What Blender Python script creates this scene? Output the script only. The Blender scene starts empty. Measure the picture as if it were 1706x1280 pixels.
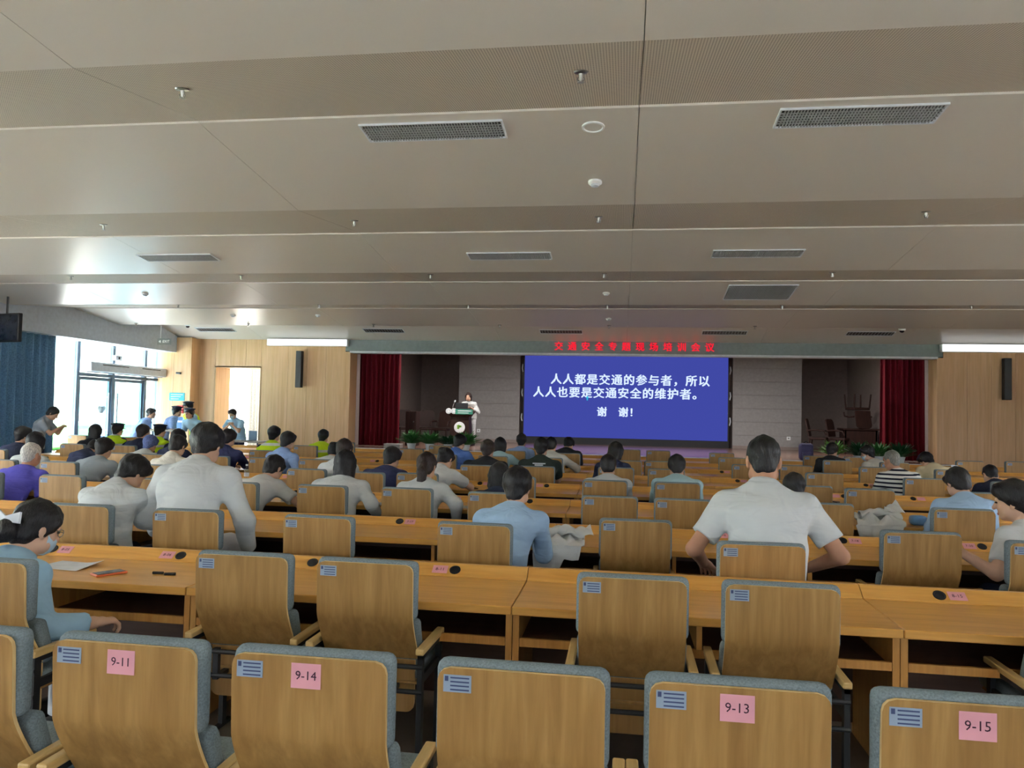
import bpy, bmesh, math, random
import numpy as np
from mathutils import Vector, Matrix
random.seed(7); RNG = np.random.default_rng(7)
scene = bpy.context.scene
COL = scene.collection

# ---------------------------------------------------------------- camera
F_PX, W_PX, CAM_H = 1270.0, 1706, 1.70
ROLL, YAW, PITCH = math.radians(1.25), math.radians(8.3), math.atan(49/1270.0)
def camera():
    fw = Vector((-math.sin(YAW)*math.cos(PITCH), math.cos(YAW)*math.cos(PITCH), math.sin(PITCH)))
    right = Vector((math.cos(YAW), math.sin(YAW), 0)); up = right.cross(fw)
    r = right*math.cos(ROLL)+up*math.sin(ROLL); u = -right*math.sin(ROLL)+up*math.cos(ROLL)
    cd = bpy.data.cameras.new('camera'); cd.sensor_width = 36; cd.sensor_fit = 'HORIZONTAL'
    cd.lens = F_PX*36/W_PX; cd.clip_start = 0.05; cd.clip_end = 300
    o = bpy.data.objects.new('camera', cd); COL.objects.link(o)
    m = Matrix((r, u, -fw)).transposed().to_4x4(); m.translation = (0, 0, CAM_H)
    o.matrix_world = m; scene.camera = o
    return r, u, fw
CR, CU, CF = camera()
def in_view(p, margin=60):
    d = Vector(p)-Vector((0, 0, CAM_H)); z = d.dot(CF)
    if z < 0.3: return False
    x = 853+F_PX*d.dot(CR)/z; y = 640-F_PX*d.dot(CU)/z
    return -margin < x < W_PX+margin and -margin < y < 1280+margin

# ---------------------------------------------------------------- world, daylight, exposure
scene.view_settings.view_transform = 'Standard'; scene.view_settings.look = 'None'
scene.view_settings.gamma = 1.0; scene.view_settings.use_curve_mapping = False
scene.view_settings.exposure = 0.30
SKY = 6.5
w = bpy.data.worlds.new('sky'); scene.world = w; w.use_nodes = True
bg = w.node_tree.nodes['Background']; bg.inputs[0].default_value = (0.90, 0.95, 1.0, 1); bg.inputs[1].default_value = SKY
sl = bpy.data.lights.new('sun', 'SUN'); sl.energy = 150; sl.angle = .02; sl.color = (1, .97, .92)
so_ = bpy.data.objects.new('sun', sl); COL.objects.link(so_); so_.rotation_euler = (math.radians(-24), math.radians(-9), 0)   # high summer sun
def portal(name, loc, rot, sx, sy):
    l = bpy.data.lights.new(name, 'AREA'); l.shape = 'RECTANGLE'; l.size = sx; l.size_y = sy
    l.cycles.is_portal = True
    o = bpy.data.objects.new(name, l); COL.objects.link(o); o.location = loc; o.rotation_euler = rot
P2 = math.pi/2
portal('window_portal_side', (-13.05, 8.4, 1.7), (0, -P2, 0), 3.4, 23.0)
portal('added_window_portal_rear', (0, -3.2, 1.95), (P2, 0, 0), 24.0, 0.9)  # sky sampling for the added rear window
portal('added_window_portal_right', (12.7, 4.5, 1.9), (0, P2, 0), 2.0, 14.0)  # sky sampling for the added right-hand window
portal('doorway_portal', (-10.73, 23.4, 1.4), (-P2, 0, 0), 1.6, 2.8)

# ---------------------------------------------------------------- materials
def lin(c): return tuple((x/12.92 if x <= .04045 else ((x+.055)/1.055)**2.4) for x in [v/255 for v in c])
MATS = {}
def new_mat(name, col, rough=.6, metal=0, spec=.5):
    m = bpy.data.materials.new(name); m.use_nodes = True; nt = m.node_tree
    b = nt.nodes['Principled BSDF']; c = lin(col)
    b.inputs['Base Color'].default_value = (*c, 1); b.inputs['Roughness'].default_value = rough
    b.inputs['Metallic'].default_value = metal; b.inputs['Specular IOR Level'].default_value = spec
    MATS[name] = m; return m, nt, b
def coords(nt, scale=(1, 1, 1), kind='Object'):
    t = nt.nodes.new('ShaderNodeTexCoord'); mp = nt.nodes.new('ShaderNodeMapping'); mp.inputs['Scale'].default_value = scale
    nt.links.new(t.outputs[kind], mp.inputs[0]); return mp.outputs[0]
def noise(nt, vec, scale=5, detail=4, dist=0):
    n = nt.nodes.new('ShaderNodeTexNoise'); n.inputs['Scale'].default_value = scale; n.inputs['Detail'].default_value = detail
    n.inputs['Distortion'].default_value = dist; nt.links.new(vec, n.inputs['Vector']); return n.outputs[0]
def ramp(nt, fac, stops):
    r = nt.nodes.new('ShaderNodeValToRGB'); nt.links.new(fac, r.inputs[0]); e = r.color_ramp.elements
    while len(e) < len(stops): e.new(.5)
    for k, (p, c) in enumerate(stops): e[k].position = p; e[k].color = (*lin(c), 1)
    return r.outputs[0]
def bump(nt, b, h, strength=.3, dist=.01):
    n = nt.nodes.new('ShaderNodeBump'); n.inputs['Strength'].default_value = strength; n.inputs['Distance'].default_value = dist
    nt.links.new(h, n.inputs['Height']); nt.links.new(n.outputs[0], b.inputs['Normal'])
def wood(name, c0, c1, c2, rough=.45, grain=(14, 14, .9), kind='Object', jitter=True, spec=.5):
    m, nt, b = new_mat(name, c1, rough, spec=spec)
    v = coords(nt, grain, kind)
    if jitter:
        oi = nt.nodes.new('ShaderNodeObjectInfo'); cx = nt.nodes.new('ShaderNodeCombineXYZ'); ml = nt.nodes.new('ShaderNodeMath'); ml.operation = 'MULTIPLY'; ml.inputs[1].default_value = 37
        nt.links.new(oi.outputs['Random'], ml.inputs[0])
        for k in range(3): nt.links.new(ml.outputs[0], cx.inputs[k])
        ad = nt.nodes.new('ShaderNodeVectorMath'); nt.links.new(v, ad.inputs[0]); nt.links.new(cx.outputs[0], ad.inputs[1]); v = ad.outputs[0]
    f = noise(nt, v, 1.6, 6, .6)
    c = ramp(nt, f, [(.25, c0), (.5, c1), (.78, c2)])
    f2 = noise(nt, v, 7, 3)
    mx = nt.nodes.new('ShaderNodeMix'); mx.data_type = 'RGBA'; mx.blend_type = 'MULTIPLY'; mx.inputs[0].default_value = .25
    nt.links.new(c, mx.inputs[6]); nt.links.new(ramp(nt, f2, [(.3, (200, 200, 200)), (.7, (255, 255, 255))]), mx.inputs[7])
    nt.links.new(mx.outputs[2], b.inputs['Base Color']); return m
wood('oak_chair', (147, 108, 57), (166, 126, 70), (184, 145, 87), .42)
wood('oak_edge', (214, 178, 116), (226, 192, 132), (234, 204, 148), .5)
wood('oak_arm', (205, 168, 104), (220, 184, 120), (230, 198, 138), .4, (14, .9, 14))
wood('oak_desk', (205, 146, 66), (220, 162, 80), (232, 178, 96), .30, (1.0, 12, 12))
wood('oak_post', (190, 132, 62), (208, 150, 76), (220, 166, 92), .4, (14, 14, .9))
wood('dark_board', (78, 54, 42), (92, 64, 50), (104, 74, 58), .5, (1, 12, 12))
wood('wall_wood', (210, 166, 120), (222, 181, 136), (232, 194, 152), .55, (9, 9, .35))
wood('mahogany', (38, 22, 18), (48, 28, 23), (60, 36, 29), .6, spec=.25)
wood('stage_floor', (120, 92, 78), (138, 106, 90), (150, 118, 102), .22, (.5, 5, 5))
def fabric(name, col, rough=.9, sc=180, st=.25):
    m, nt, b = new_mat(name, col, rough, spec=.2); f = noise(nt, coords(nt), sc, 2)
    c0 = tuple(max(0, v*.88) for v in col); c1 = tuple(min(255, v*1.08) for v in col)
    nt.links.new(ramp(nt, f, [(.3, c0), (.7, c1)]), b.inputs['Base Color']); bump(nt, b, f, st, .004); return m
fabric('grey_fabric', (128, 140, 144)); fabric('red_velvet', (112, 20, 34), .8, 60)
fabric('window_curtain', (108, 140, 164), .9, 40)
def translucent(name, f=.4):
    nt = MATS[name].node_tree; b = nt.nodes['Principled BSDF']; o = [n for n in nt.nodes if n.type == 'OUTPUT_MATERIAL'][0]
    t = nt.nodes.new('ShaderNodeBsdfTranslucent'); mx = nt.nodes.new('ShaderNodeMixShader'); mx.inputs[0].default_value = f
    nt.links.new(b.inputs['Base Color'].links[0].from_socket, t.inputs[0]); nt.links.new(b.outputs[0], mx.inputs[1]); nt.links.new(t.outputs[0], mx.inputs[2]); nt.links.new(mx.outputs[0], o.inputs[0])
translucent('window_curtain', .16); fabric('sheer', (240, 238, 232), .9, 40)
def cloth(name, col, stripes=None, fold=1.0):
    if name in MATS: return MATS[name]
    m, nt, b = new_mat(name, col, .85, spec=.2); v = coords(nt)
    f = noise(nt, v, 4, 2, .5); c0 = tuple(v*.97 for v in col)
    cc = ramp(nt, f, [(.3, c0), (.65, col)])
    if stripes:
        sx = nt.nodes.new('ShaderNodeSeparateXYZ'); nt.links.new(v, sx.inputs[0])
        m1 = nt.nodes.new('ShaderNodeMath'); m1.operation = 'MULTIPLY'; m1.inputs[1].default_value = 1/stripes[1]; nt.links.new(sx.outputs[2], m1.inputs[0])
        m2 = nt.nodes.new('ShaderNodeMath'); m2.operation = 'FRACT'; nt.links.new(m1.outputs[0], m2.inputs[0])
        m3 = nt.nodes.new('ShaderNodeMath'); m3.operation = 'LESS_THAN'; m3.inputs[1].default_value = stripes[2]; nt.links.new(m2.outputs[0], m3.inputs[0])
        mx = nt.nodes.new('ShaderNodeMix'); mx.data_type = 'RGBA'; nt.links.new(m3.outputs[0], mx.inputs[0]); nt.links.new(cc, mx.inputs[6]); mx.inputs[7].default_value = (*lin(stripes[0]), 1)
        cc = mx.outputs[2]
    nt.links.new(cc, b.inputs['Base Color']); h1 = noise(nt, v, 6.5, 2, 1.3); mp = nt.nodes.new('ShaderNodeMapping'); mp.inputs['Rotation'].default_value = (.5, .6, 0); mp.inputs['Scale'].default_value = (2.2, 2.2, 11); nt.links.new(v, mp.inputs[0])
    h2 = noise(nt, mp.outputs[0], 1.5, 2, .8); ad = nt.nodes.new('ShaderNodeMath'); ad.operation = 'ADD'; nt.links.new(h1, ad.inputs[0]); nt.links.new(h2, ad.inputs[1])
    bump(nt, b, ad.outputs[0], .55*fold, .035); return m
def plain(name, col, rough=.6, metal=0, spec=.5):
    if name in MATS: return MATS[name]
    m, nt, b = new_mat(name, col, rough, metal, spec); f = noise(nt, coords(nt), 12, 2)
    nt.links.new(ramp(nt, f, [(.2, tuple(v*.94 for v in col)), (.8, tuple(min(255, v*1.03) for v in col))]), b.inputs['Base Color']); return m
def emit(name, col, strength=1.0):
    m = bpy.data.materials.new(name); m.use_nodes = True; nt = m.node_tree; nt.nodes.clear()
    e = nt.nodes.new('ShaderNodeEmission'); e.inputs[0].default_value = (*lin(col), 1); e.inputs[1].default_value = strength
    o = nt.nodes.new('ShaderNodeOutputMaterial'); nt.links.new(e.outputs[0], o.inputs[0]); MATS[name] = m; return m
plain('black_steel', (34, 36, 38), .45); plain('black_plastic', (24, 24, 26), .5); plain('white_paint', (236, 238, 238), .5)
new_mat('ceiling_paint', (212, 206, 197), .30, spec=.5); plain('plaster', (200, 196, 190), .8); plain('bulkhead_paint', (196, 206, 218), .7)
plain('grey_panel', (150, 147, 145), .6); plain('dark_panel', (138, 124, 118), .7); plain('fascia_paint', (124, 134, 134), .55)
plain('floor_tile', (124, 110, 98), .35); plain('roof_slab', (120, 120, 120), .9); plain('frame_metal', (96, 116, 136), .45, .3)
plain('white_metal', (215, 220, 226), .4); plain('chrome', (150, 150, 146), .3, .9); plain('pink_paper', (226, 160, 170), .8)
plain('ink', (60, 16, 40), .7); plain('label_blue', (150, 166, 184), .5); plain('label_ink', (60, 72, 110), .6)
plain('paper', (226, 228, 232), .8); plain('teal_sign', (40, 150, 160), .5); plain('sign_red', (214, 60, 60), .5); plain('sign_blue', (40, 80, 130), .5)
plain('leaf', (60, 118, 56), .5); plain('leaf_dark', (34, 78, 44), .5); plain('leaf_yellow', (96, 152, 60), .5); plain('pot_white', (220, 224, 224), .4)
plain('purple_bag', (72, 66, 104), .7); plain('phone_orange', (214, 104, 56), .5); plain('glass_dark', (40, 44, 54), .15)
plain('skin', (206, 164, 138), .6, spec=.35); plain('skin_tan', (186, 138, 110), .6, spec=.35); plain('shoe', (34, 32, 32), .5)
plain('lawn', (150, 170, 120), .9); plain('concrete', (205, 203, 198), .9); plain('building', (232, 236, 240), .8); plain('building_glass', (186, 212, 230), .3); plain('eye_dark', (24, 18, 16), .3); plain('lip', (170, 92, 84), .6)
plain('cyan_mark', (70, 190, 220), .5); plain('green_banner', (58, 140, 116), .6); plain('emblem_green', (130, 180, 60), .6); plain('led_black', (18, 18, 24), .5)
def hairmat(name, col, rough=.45):
    m, nt, b = new_mat(name, col, rough, spec=.3); v = coords(nt, (60, 60, 8)); f = noise(nt, v, 3, 3)
    nt.links.new(ramp(nt, f, [(.3, tuple(c*.7 for c in col)), (.7, tuple(min(255, c*1.3) for c in col))]), b.inputs['Base Color']); bump(nt, b, f, .5, .01); return m
hairmat('hair_black', (30, 27, 28)); hairmat('hair_brown', (50, 38, 34)); hairmat('hair_grey', (120, 116, 108)); hairmat('hair_white', (190, 184, 176)); hairmat('cap_navy', (36, 40, 56), .8)
hairmat('cap_blue', (84, 96, 140), .8)
def perforated():
    m, nt, b = new_mat('ceiling_perforated', (160, 150, 136), .6, spec=.3); v = coords(nt, (1, 1, 1)); N = 62.0
    s = nt.nodes.new('ShaderNodeVectorMath'); s.operation = 'SCALE'; s.inputs[3].default_value = N; nt.links.new(v, s.inputs[0])
    fr = nt.nodes.new('ShaderNodeVectorMath'); fr.operation = 'FRACTION'; nt.links.new(s.outputs[0], fr.inputs[0])
    sx = nt.nodes.new('ShaderNodeSeparateXYZ'); nt.links.new(fr.outputs[0], sx.inputs[0])
    cb = nt.nodes.new('ShaderNodeCombineXYZ'); nt.links.new(sx.outputs[0], cb.inputs[0]); nt.links.new(sx.outputs[1], cb.inputs[1])
    d = nt.nodes.new('ShaderNodeVectorMath'); d.operation = 'DISTANCE'; nt.links.new(cb.outputs[0], d.inputs[0]); d.inputs[1].default_value = (.5, .5, 0)
    lt = nt.nodes.new('ShaderNodeMath'); lt.operation = 'LESS_THAN'; lt.inputs[1].default_value = .30; nt.links.new(d.outputs['Value'], lt.inputs[0])
    mx = nt.nodes.new('ShaderNodeMix'); mx.data_type = 'RGBA'; nt.links.new(lt.outputs[0], mx.inputs[0])
    mx.inputs[6].default_value = (*lin((212, 202, 188)), 1); mx.inputs[7].default_value = (*lin((140, 131, 119)), 1); nt.links.new(mx.outputs[2], b.inputs['Base Color'])
perforated()
def glass(name, tint=(.86, .95, 1.0)):
    m = bpy.data.materials.new(name); m.use_nodes = True; nt = m.node_tree; nt.nodes.clear()
    t = nt.nodes.new('ShaderNodeBsdfTransparent'); t.inputs[0].default_value = (*tint, 1)
    g = nt.nodes.new('ShaderNodeBsdfGlossy'); g.inputs['Roughness'].default_value = .03
    mx = nt.nodes.new('ShaderNodeMixShader'); mx.inputs[0].default_value = .06; o = nt.nodes.new('ShaderNodeOutputMaterial')
    nt.links.new(t.outputs[0], mx.inputs[1]); nt.links.new(g.outputs[0], mx.inputs[2]); nt.links.new(mx.outputs[0], o.inputs[0]); MATS[name] = m
glass('window_glass', (.94, .97, 1)); glass('door_glass', (.70, .86, .95)); glass('acrylic', (.9, .95, .95))
emit('light_box', (244, 248, 250), 1.05); emit('screen_blue', (58, 66, 150), 1.0); emit('screen_text', (205, 222, 250), 1.0); emit('led_red', (236, 24, 48), 1.0); emit('screen_cyan', (40, 190, 230), .8)

# ---------------------------------------------------------------- mesh helpers
class MB:
    def __init__(s): s.v = []; s.f = []; s.mi = []
    def add(s, vs, fs, mi=0):
        o = len(s.v); s.v += [tuple(p) for p in vs]; s.f += [tuple(i+o for i in f) for f in fs]; s.mi += [mi]*len(fs); return s
    def box(s, x0, x1, y0, y1, z0, z1, mi=0):
        return s.add([(x0, y0, z0), (x1, y0, z0), (x1, y1, z0), (x0, y1, z0), (x0, y0, z1), (x1, y0, z1), (x1, y1, z1), (x0, y1, z1)],
                     [(3, 2, 1, 0), (4, 5, 6, 7), (0, 1, 5, 4), (1, 2, 6, 5), (2, 3, 7, 6), (3, 0, 4, 7)], mi)
    def bbox(s, x0, x1, y0, y1, z0, z1, bev=.01, seg=2, mi=0):
        bm = bmesh.new(); bmesh.ops.create_cube(bm, size=1)
        for v in bm.verts: v.co = Vector(((x0+x1)/2+v.co.x*(x1-x0), (y0+y1)/2+v.co.y*(y1-y0), (z0+z1)/2+v.co.z*(z1-z0)))
        bmesh.ops.bevel(bm, geom=bm.edges[:], offset=bev, segments=seg, profile=.5, affect='EDGES')
        bm.verts.index_update(); s.add([v.co[:] for v in bm.verts], [[v.index for v in f.verts] for f in bm.faces], mi); bm.free(); return s
    def tube(s, pts, r, n=8, mi=0):
        pts = [Vector(p) for p in pts]; rs = r if isinstance(r, (list, tuple)) else [r]*len(pts); vs = []; fs = []
        for i, p in enumerate(pts):
            t = (pts[min(i+1, len(pts)-1)]-pts[max(i-1, 0)]).normalized()
            a = t.orthogonal().normalized() if i == 0 else (a-t*a.dot(t)).normalized()
            b = t.cross(a)
            for k in range(n):
                q = 2*math.pi*k/n; vs.append(p+(a*math.cos(q)+b*math.sin(q))*rs[i])
        for i in range(len(pts)-1):
            for k in range(n): fs.append((i*n+k, i*n+(k+1) % n, (i+1)*n+(k+1) % n, (i+1)*n+k))
        fs.append(tuple(range(n-1, -1, -1))); fs.append(tuple((len(pts)-1)*n+k for k in range(n))); return s.add(vs, fs, mi)
    def lathe(s, prof, n=16, c=(0, 0, 0), mi=0):
        vs = []; fs = []
        for (r, z) in prof:
            for k in range(n): q = 2*math.pi*k/n; vs.append((c[0]+r*math.cos(q), c[1]+r*math.sin(q), c[2]+z))
        for i in range(len(prof)-1):
            for k in range(n): fs.append((i*n+k, i*n+(k+1) % n, (i+1)*n+(k+1) % n, (i+1)*n+k))
        fs.append(tuple(range(n-1, -1, -1))); fs.append(tuple((len(prof)-1)*n+k for k in range(n))); return s.add(vs, fs, mi)
    def sheet(s, prof, hw, thick, nx=10, mi=0, mi_edge=None):
        """curved board: prof = [(y,z)...] on the rear side, hw(i) half width, thickness towards +y"""
        me = mi if mi_edge is None else mi_edge; n = len(prof); vs = []; base = len(s.v)
        for side in (0, 1):
            for i, (y, z) in enumerate(prof):
                for k in range(nx+1): vs.append((hw(i)*(2*k/nx-1), y+side*thick, z))
        W = nx+1; A = lambda sd, i, k: sd*n*W+i*W+k; f0 = []; f1 = []
        for i in range(n-1):
            for k in range(nx):
                f0.append((A(0, i, k), A(0, i+1, k), A(0, i+1, k+1), A(0, i, k+1))); f0.append((A(1, i, k), A(1, i, k+1), A(1, i+1, k+1), A(1, i+1, k)))
            f1.append((A(0, i, 0), A(1, i, 0), A(1, i+1, 0), A(0, i+1, 0))); f1.append((A(0, i, nx), A(0, i+1, nx), A(1, i+1, nx), A(1, i, nx)))
        for k in range(nx):
            f1.append((A(0, 0, k), A(0, 0, k+1), A(1, 0, k+1), A(1, 0, k))); f1.append((A(0, n-1, k), A(1, n-1, k), A(1, n-1, k+1), A(0, n-1, k+1)))
        s.add(vs, f0, mi); o = len(s.v)-len(vs); s.f += [tuple(i+o for i in f) for f in f1]; s.mi += [me]*len(f1); return s
    def mesh(s, name, *mats, smooth=False):
        m = bpy.data.meshes.new(name); m.from_pydata(s.v, [], s.f); m.update()
        for k in mats: m.materials.append(MATS[k] if isinstance(k, str) else k)
        m.polygons.foreach_set('material_index', s.mi)
        if smooth:
            m.polygons.foreach_set('use_smooth', [True]*len(s.f))
            try: m.set_sharp_from_angle(angle=math.radians(40))
            except Exception: pass
        return m
def ob(name, mesh, parent=None, loc=(0, 0, 0), rot=(0, 0, 0), scale=None, **props):
    o = bpy.data.objects.new(name, mesh); COL.objects.link(o); o.location = loc; o.rotation_euler = rot
    if scale is not None: o.scale = scale
    if parent is not None: o.parent = parent
    for k, v in props.items(): o[k] = v
    return o
def thing(name, label, category, loc=(0, 0, 0), rz=0, group=None):
    o = ob(name, None, None, loc, (0, 0, rz), label=label, category=category); o.empty_display_size = .1
    if group: o['group'] = group
    return o
def tag(o, label, category, group=None):
    o['label'] = label; o['category'] = category
    if group: o['group'] = group
    return o
def B(*a, m='white_paint', name='box'): return MB().box(*a).mesh(name, m)
def text_mesh(s, size, mat, extrude=.002, align='CENTER', bold=0.0, sx=1.0):
    c = bpy.data.curves.new('text', 'FONT'); c.body = s; c.size = size; c.extrude = extrude; c.align_x = align; c.align_y = 'CENTER'; c.resolution_u = 2; c.offset = bold
    t = bpy.data.objects.new('text', c); COL.objects.link(t); bpy.context.view_layer.update()
    m = bpy.data.meshes.new_from_object(t.evaluated_get(bpy.context.evaluated_depsgraph_get())); bpy.data.objects.remove(t)
    for v in m.vertices: v.co.x *= sx
    m.materials.clear(); m.materials.append(MATS[mat]); m.name = 'lettering'; return m
ORD = ['', 'first', 'second', 'third', 'fourth', 'fifth', 'sixth', 'seventh', 'eighth', 'ninth', 'tenth', 'eleventh', 'twelfth', 'thirteenth', 'fourteenth']
# ================================================================ the hall
XL, XW, XR, YB, YF = -12.35, -12.95, 12.6, -3.0, 19.9
STAGE_Z = 0.70
def S(name, mesh, **k): return ob(name, mesh, kind='structure', **k)
S('floor', B(-13.2, 12.8, -3.2, 19.5, -.12, 0, m='floor_tile'))
S('roof', B(-13.4, 13, -3.4, 29, 4.3, 4.45, m='roof_slab'))
S('wall_right', MB().box(XR, XR+.2, 11.5, 28.5, 0, 4.3).box(XR, XR+.2, -3.2, 11.5, 0, .9).box(XR, XR+.2, -3.2, 11.5, 2.9, 4.3).box(XR, XR+.2, -3.2, -2.5, .9, 2.9).mesh('wall_right', 'wall_wood'))
w3 = S('window_added_right', B(XR+.06, XR+.14, -2.5, 11.5, .9, .96, m='frame_metal'))  # unseen window strip, added to bring more daylight to the right side
for k in range(8): ob('mullion', B(XR+.06, XR+.14, -2.5+2*k-.04, -2.5+2*k+.04, .96, 2.9, m='frame_metal'), w3)
for k in range(7): ob('pane', B(XR+.094, XR+.106, -2.5+2*k+.04, -2.5+2*(k+1)-.04, .96, 2.9, m='window_glass'), w3)
# ceiling: zigzag of smooth and perforated panels
PROF = [(-3.1, 3.8), (-1.4, 3.885), (.4, 3.68), (2.0, 3.885), (4.0, 3.68), (5.35, 3.885), (7.15, 3.68), (8.95, 3.885), (10.5, 3.68), (12.4, 3.885), (13.7, 3.68), (15.6, 3.885), (17.15, 3.68), (18.8, 3.885), (19.9, 3.6)]
def zc(y):
    for (a, b), (c, d) in zip(PROF, PROF[1:]):
        if a <= y <= c:
            if d < b: b -= .018; a -= .012
            return b+(d-b)*(y-a)/(c-a)
    return 3.7
def slope(y):
    for (a, b), (c, d) in zip(PROF, PROF[1:]):
        if a <= y <= c: return math.atan2(d-b+(.018 if d < b else 0), c-a)
    return 0
ceil = S('ceiling', B(-12.95, 12.6, -3.1, 19.85, 3.95, 4.0, m='plaster'))
XS = [XL-.6]+[.08+3.32*k for k in range(-3, 4)]+[12.6]
for (y0, z0), (y1, z1) in zip(PROF, PROF[1:]):
    dn = z1 < z0; g = .0025
    for xa, xb in zip(XS, XS[1:]):
        if dn: ya = y0-.012; za = z0-.018
        else: ya = y0; za = z0
        mb = MB(); t = .03
        vs = [(xa+g, ya, za), (xb-g, ya, za), (xb-g, y1, z1), (xa+g, y1, z1), (xa+g, ya, za+t+.018*dn), (xb-g, ya, za+t+.018*dn), (xb-g, y1, z1+t), (xa+g, y1, z1+t)]
        mb.add(vs, [(0, 3, 2, 1)], 0); mb.add(vs, [(4, 5, 6, 7), (0, 1, 5, 4), (1, 2, 6, 5), (2, 3, 7, 6), (3, 0, 4, 7)], 1)
        ob('ceiling_panel' if dn else 'perforated_ceiling_panel', mb.mesh('ceiling_panel', 'ceiling_paint' if dn else 'ceiling_perforated', 'ceiling_paint'), ceil)
def on_ceiling(o, x, y, off=0):
    o.location = (x, y, zc(y)-off); o.rotation_euler = (slope(y), 0, 0)
# left side: bulkhead, glazing, curtain
S('trim_bulkhead', B(XW, XL, -3.0, 19.7, 3.2, 3.96, m='bulkhead_paint'))
wl = S('wall_left', B(XW-.15, XW+.05, -3.2, 28.5, 3.45, 4.3, m='plaster'))
win = S('window_1', B(XW-.06, XW+.06, -3, 19.9, 0, .06, m='frame_metal'))
mulls = [-3, -1.4, .2, 1.8, 3.4, 5.0, 6.6, 8.2, 9.8, 11.4, 13.0, 14.6, 15.35, 16.52, 17.8, 19.12, 19.72]
for y in mulls: ob('mullion', B(XW-.06, XW+.06, y-.05, y+.05, .06, 3.45, m='frame_metal'), win)
for y0, y1 in zip(mulls[:-1], mulls[1:]):
    if y0 > 16.4 and y1 < 19.5: continue
    ob('pane', B(XW-.006, XW+.006, y0+.05, y1-.05, .06, 3.45, m='window_glass'), win)
ob('transom', B(XW-.07, XW+.07, 16.52, 19.75, 2.38, 2.46, m='frame_metal'), win)
for y0, y1 in ((16.57, 17.75), (17.85, 19.07)): ob('pane', B(XW-.006, XW+.006, y0, y1, 2.46, 3.45, m='window_glass'), win)
for n, (y0, y1) in enumerate(((16.57, 17.75), (17.85, 19.07))):
    d = S('door_%d' % (n+1), MB().box(XW-.03, XW+.03, y0, y0+.07, .02, 2.37).box(XW-.03, XW+.03, y1-.07, y1, .02, 2.37).box(XW-.03, XW+.03, y0+.07, y1-.07, 2.29, 2.37).box(XW-.03, XW+.03, y0+.07, y1-.07, .02, .14).mesh('door_frame', 'frame_metal'))
    ob('door_pane', B(XW-.006, XW+.006, y0+.07, y1-.07, .14, 2.29, m='door_glass'), d)
    yh = y1-.12 if n == 0 else y0+.12
    ob('door_handle', MB().tube([(XW+.07, yh, .95), (XW+.07, yh, 2.0)], .018).box(XW+.03, XW+.07, yh-.01, yh+.01, 1.05, 1.07).box(XW+.03, XW+.07, yh-.01, yh+.01, 1.88, 1.9).mesh('door_handle', 'white_metal'), d)
def pleats(x0, y0, x1, y1, z0, z1, amp, waves, mat, n=None, taper=0.0):
    n = n or int(waves*8); L = math.hypot(x1-x0, y1-y0); ux, uy = (x1-x0)/L, (y1-y0)/L; mb = MB(); vs = []; zs = np.linspace(z1, z0, 7)
    for sd in (0, 1):
        for zi, z in enumerate(zs):
            for i in range(n+1):
                t = i/n; a = amp*math.sin(2*math.pi*waves*t+.5*math.sin(9*t+zi*.25))*(1+.25*math.sin(5*t*waves*.3))*(1-.25*(1-zi/6))
                tt = t+.0*zi; vs.append((x0+ux*L*tt-uy*(a+sd*.012), y0+uy*L*tt+ux*(a+sd*.012), z))
    Wd = n+1; A = lambda sd, z, i: sd*7*Wd+z*Wd+i; fs = []
    for z in range(6):
        for i in range(n):
            fs.append((A(0, z, i), A(0, z, i+1), A(0, z+1, i+1), A(0, z+1, i))); fs.append((A(1, z, i), A(1, z+1, i), A(1, z+1, i+1), A(1, z, i+1)))
        fs.append((A(0, z, 0), A(0, z+1, 0), A(1, z+1, 0), A(1, z, 0))); fs.append((A(0, z, n), A(1, z, n), A(1, z+1, n), A(0, z+1, n)))
    for i in range(n): fs.append((A(0, 0, i), A(1, 0, i), A(1, 0, i+1), A(0, 0, i+1))); fs.append((A(0, 6, i), A(0, 6, i+1), A(1, 6, i+1), A(1, 6, i)))
    return mb.add(vs, fs).mesh('curtain', mat, smooth=True)
tag(ob('window_curtain', pleats(-12.62, 9.0, -12.62, 15.4, .03, 3.34, .07, 30, 'window_curtain')), 'blue-grey pleated floor-length curtain drawn beside the glass entrance', 'curtain')
# front wall beside the stage
def panelled(name, x0, x1, y, z0, z1, step=.62, depth=.2):
    wb = S(name, B(x0, x1, y+.03, y+depth, z0, z1, m='mahogany')); n = max(1, round((x1-x0)/step)); d = (x1-x0)/n
    for i in range(n): ob('wood_panel', B(x0+i*d+.003, x0+(i+1)*d-.003, y, y+.028, z0+.002, z1-.002, m='wall_wood'), wb)
    return wb
panelled('wall_front_corner', -12.9, -11.93, 19.66, 0, 3.62, .5, .6)
S('wall_front_corner_return', B(-11.93, -11.90, 19.66, 20.12, 0, 3.62, m='wall_wood'))
fB = panelled('wall_front_side', -11.93, -11.42, 20.1, 0, 3.72, .52)
panelled('wall_front_over_doorway', -11.42, -10.05, 20.1, 2.83, 3.72, .46)
panelled('wall_front_beside_doorway', -10.05, -9.66, 20.1, 0, 3.72, .4)
panelled('wall_front_left_bay', -9.7, -7.52, 19.9, 0, 3.62, .55)
S('trim_1', B(-7.52, -7.36, 19.86, 20.4, 0, 3.28, m='wall_wood'))
panelled('wall_front_right_bay', 7.73, 12.6, 19.9, 0, 3.62, .55)
S('trim_2', B(7.57, 7.73, 19.86, 20.4, 0, 3.28, m='wall_wood'))
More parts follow.
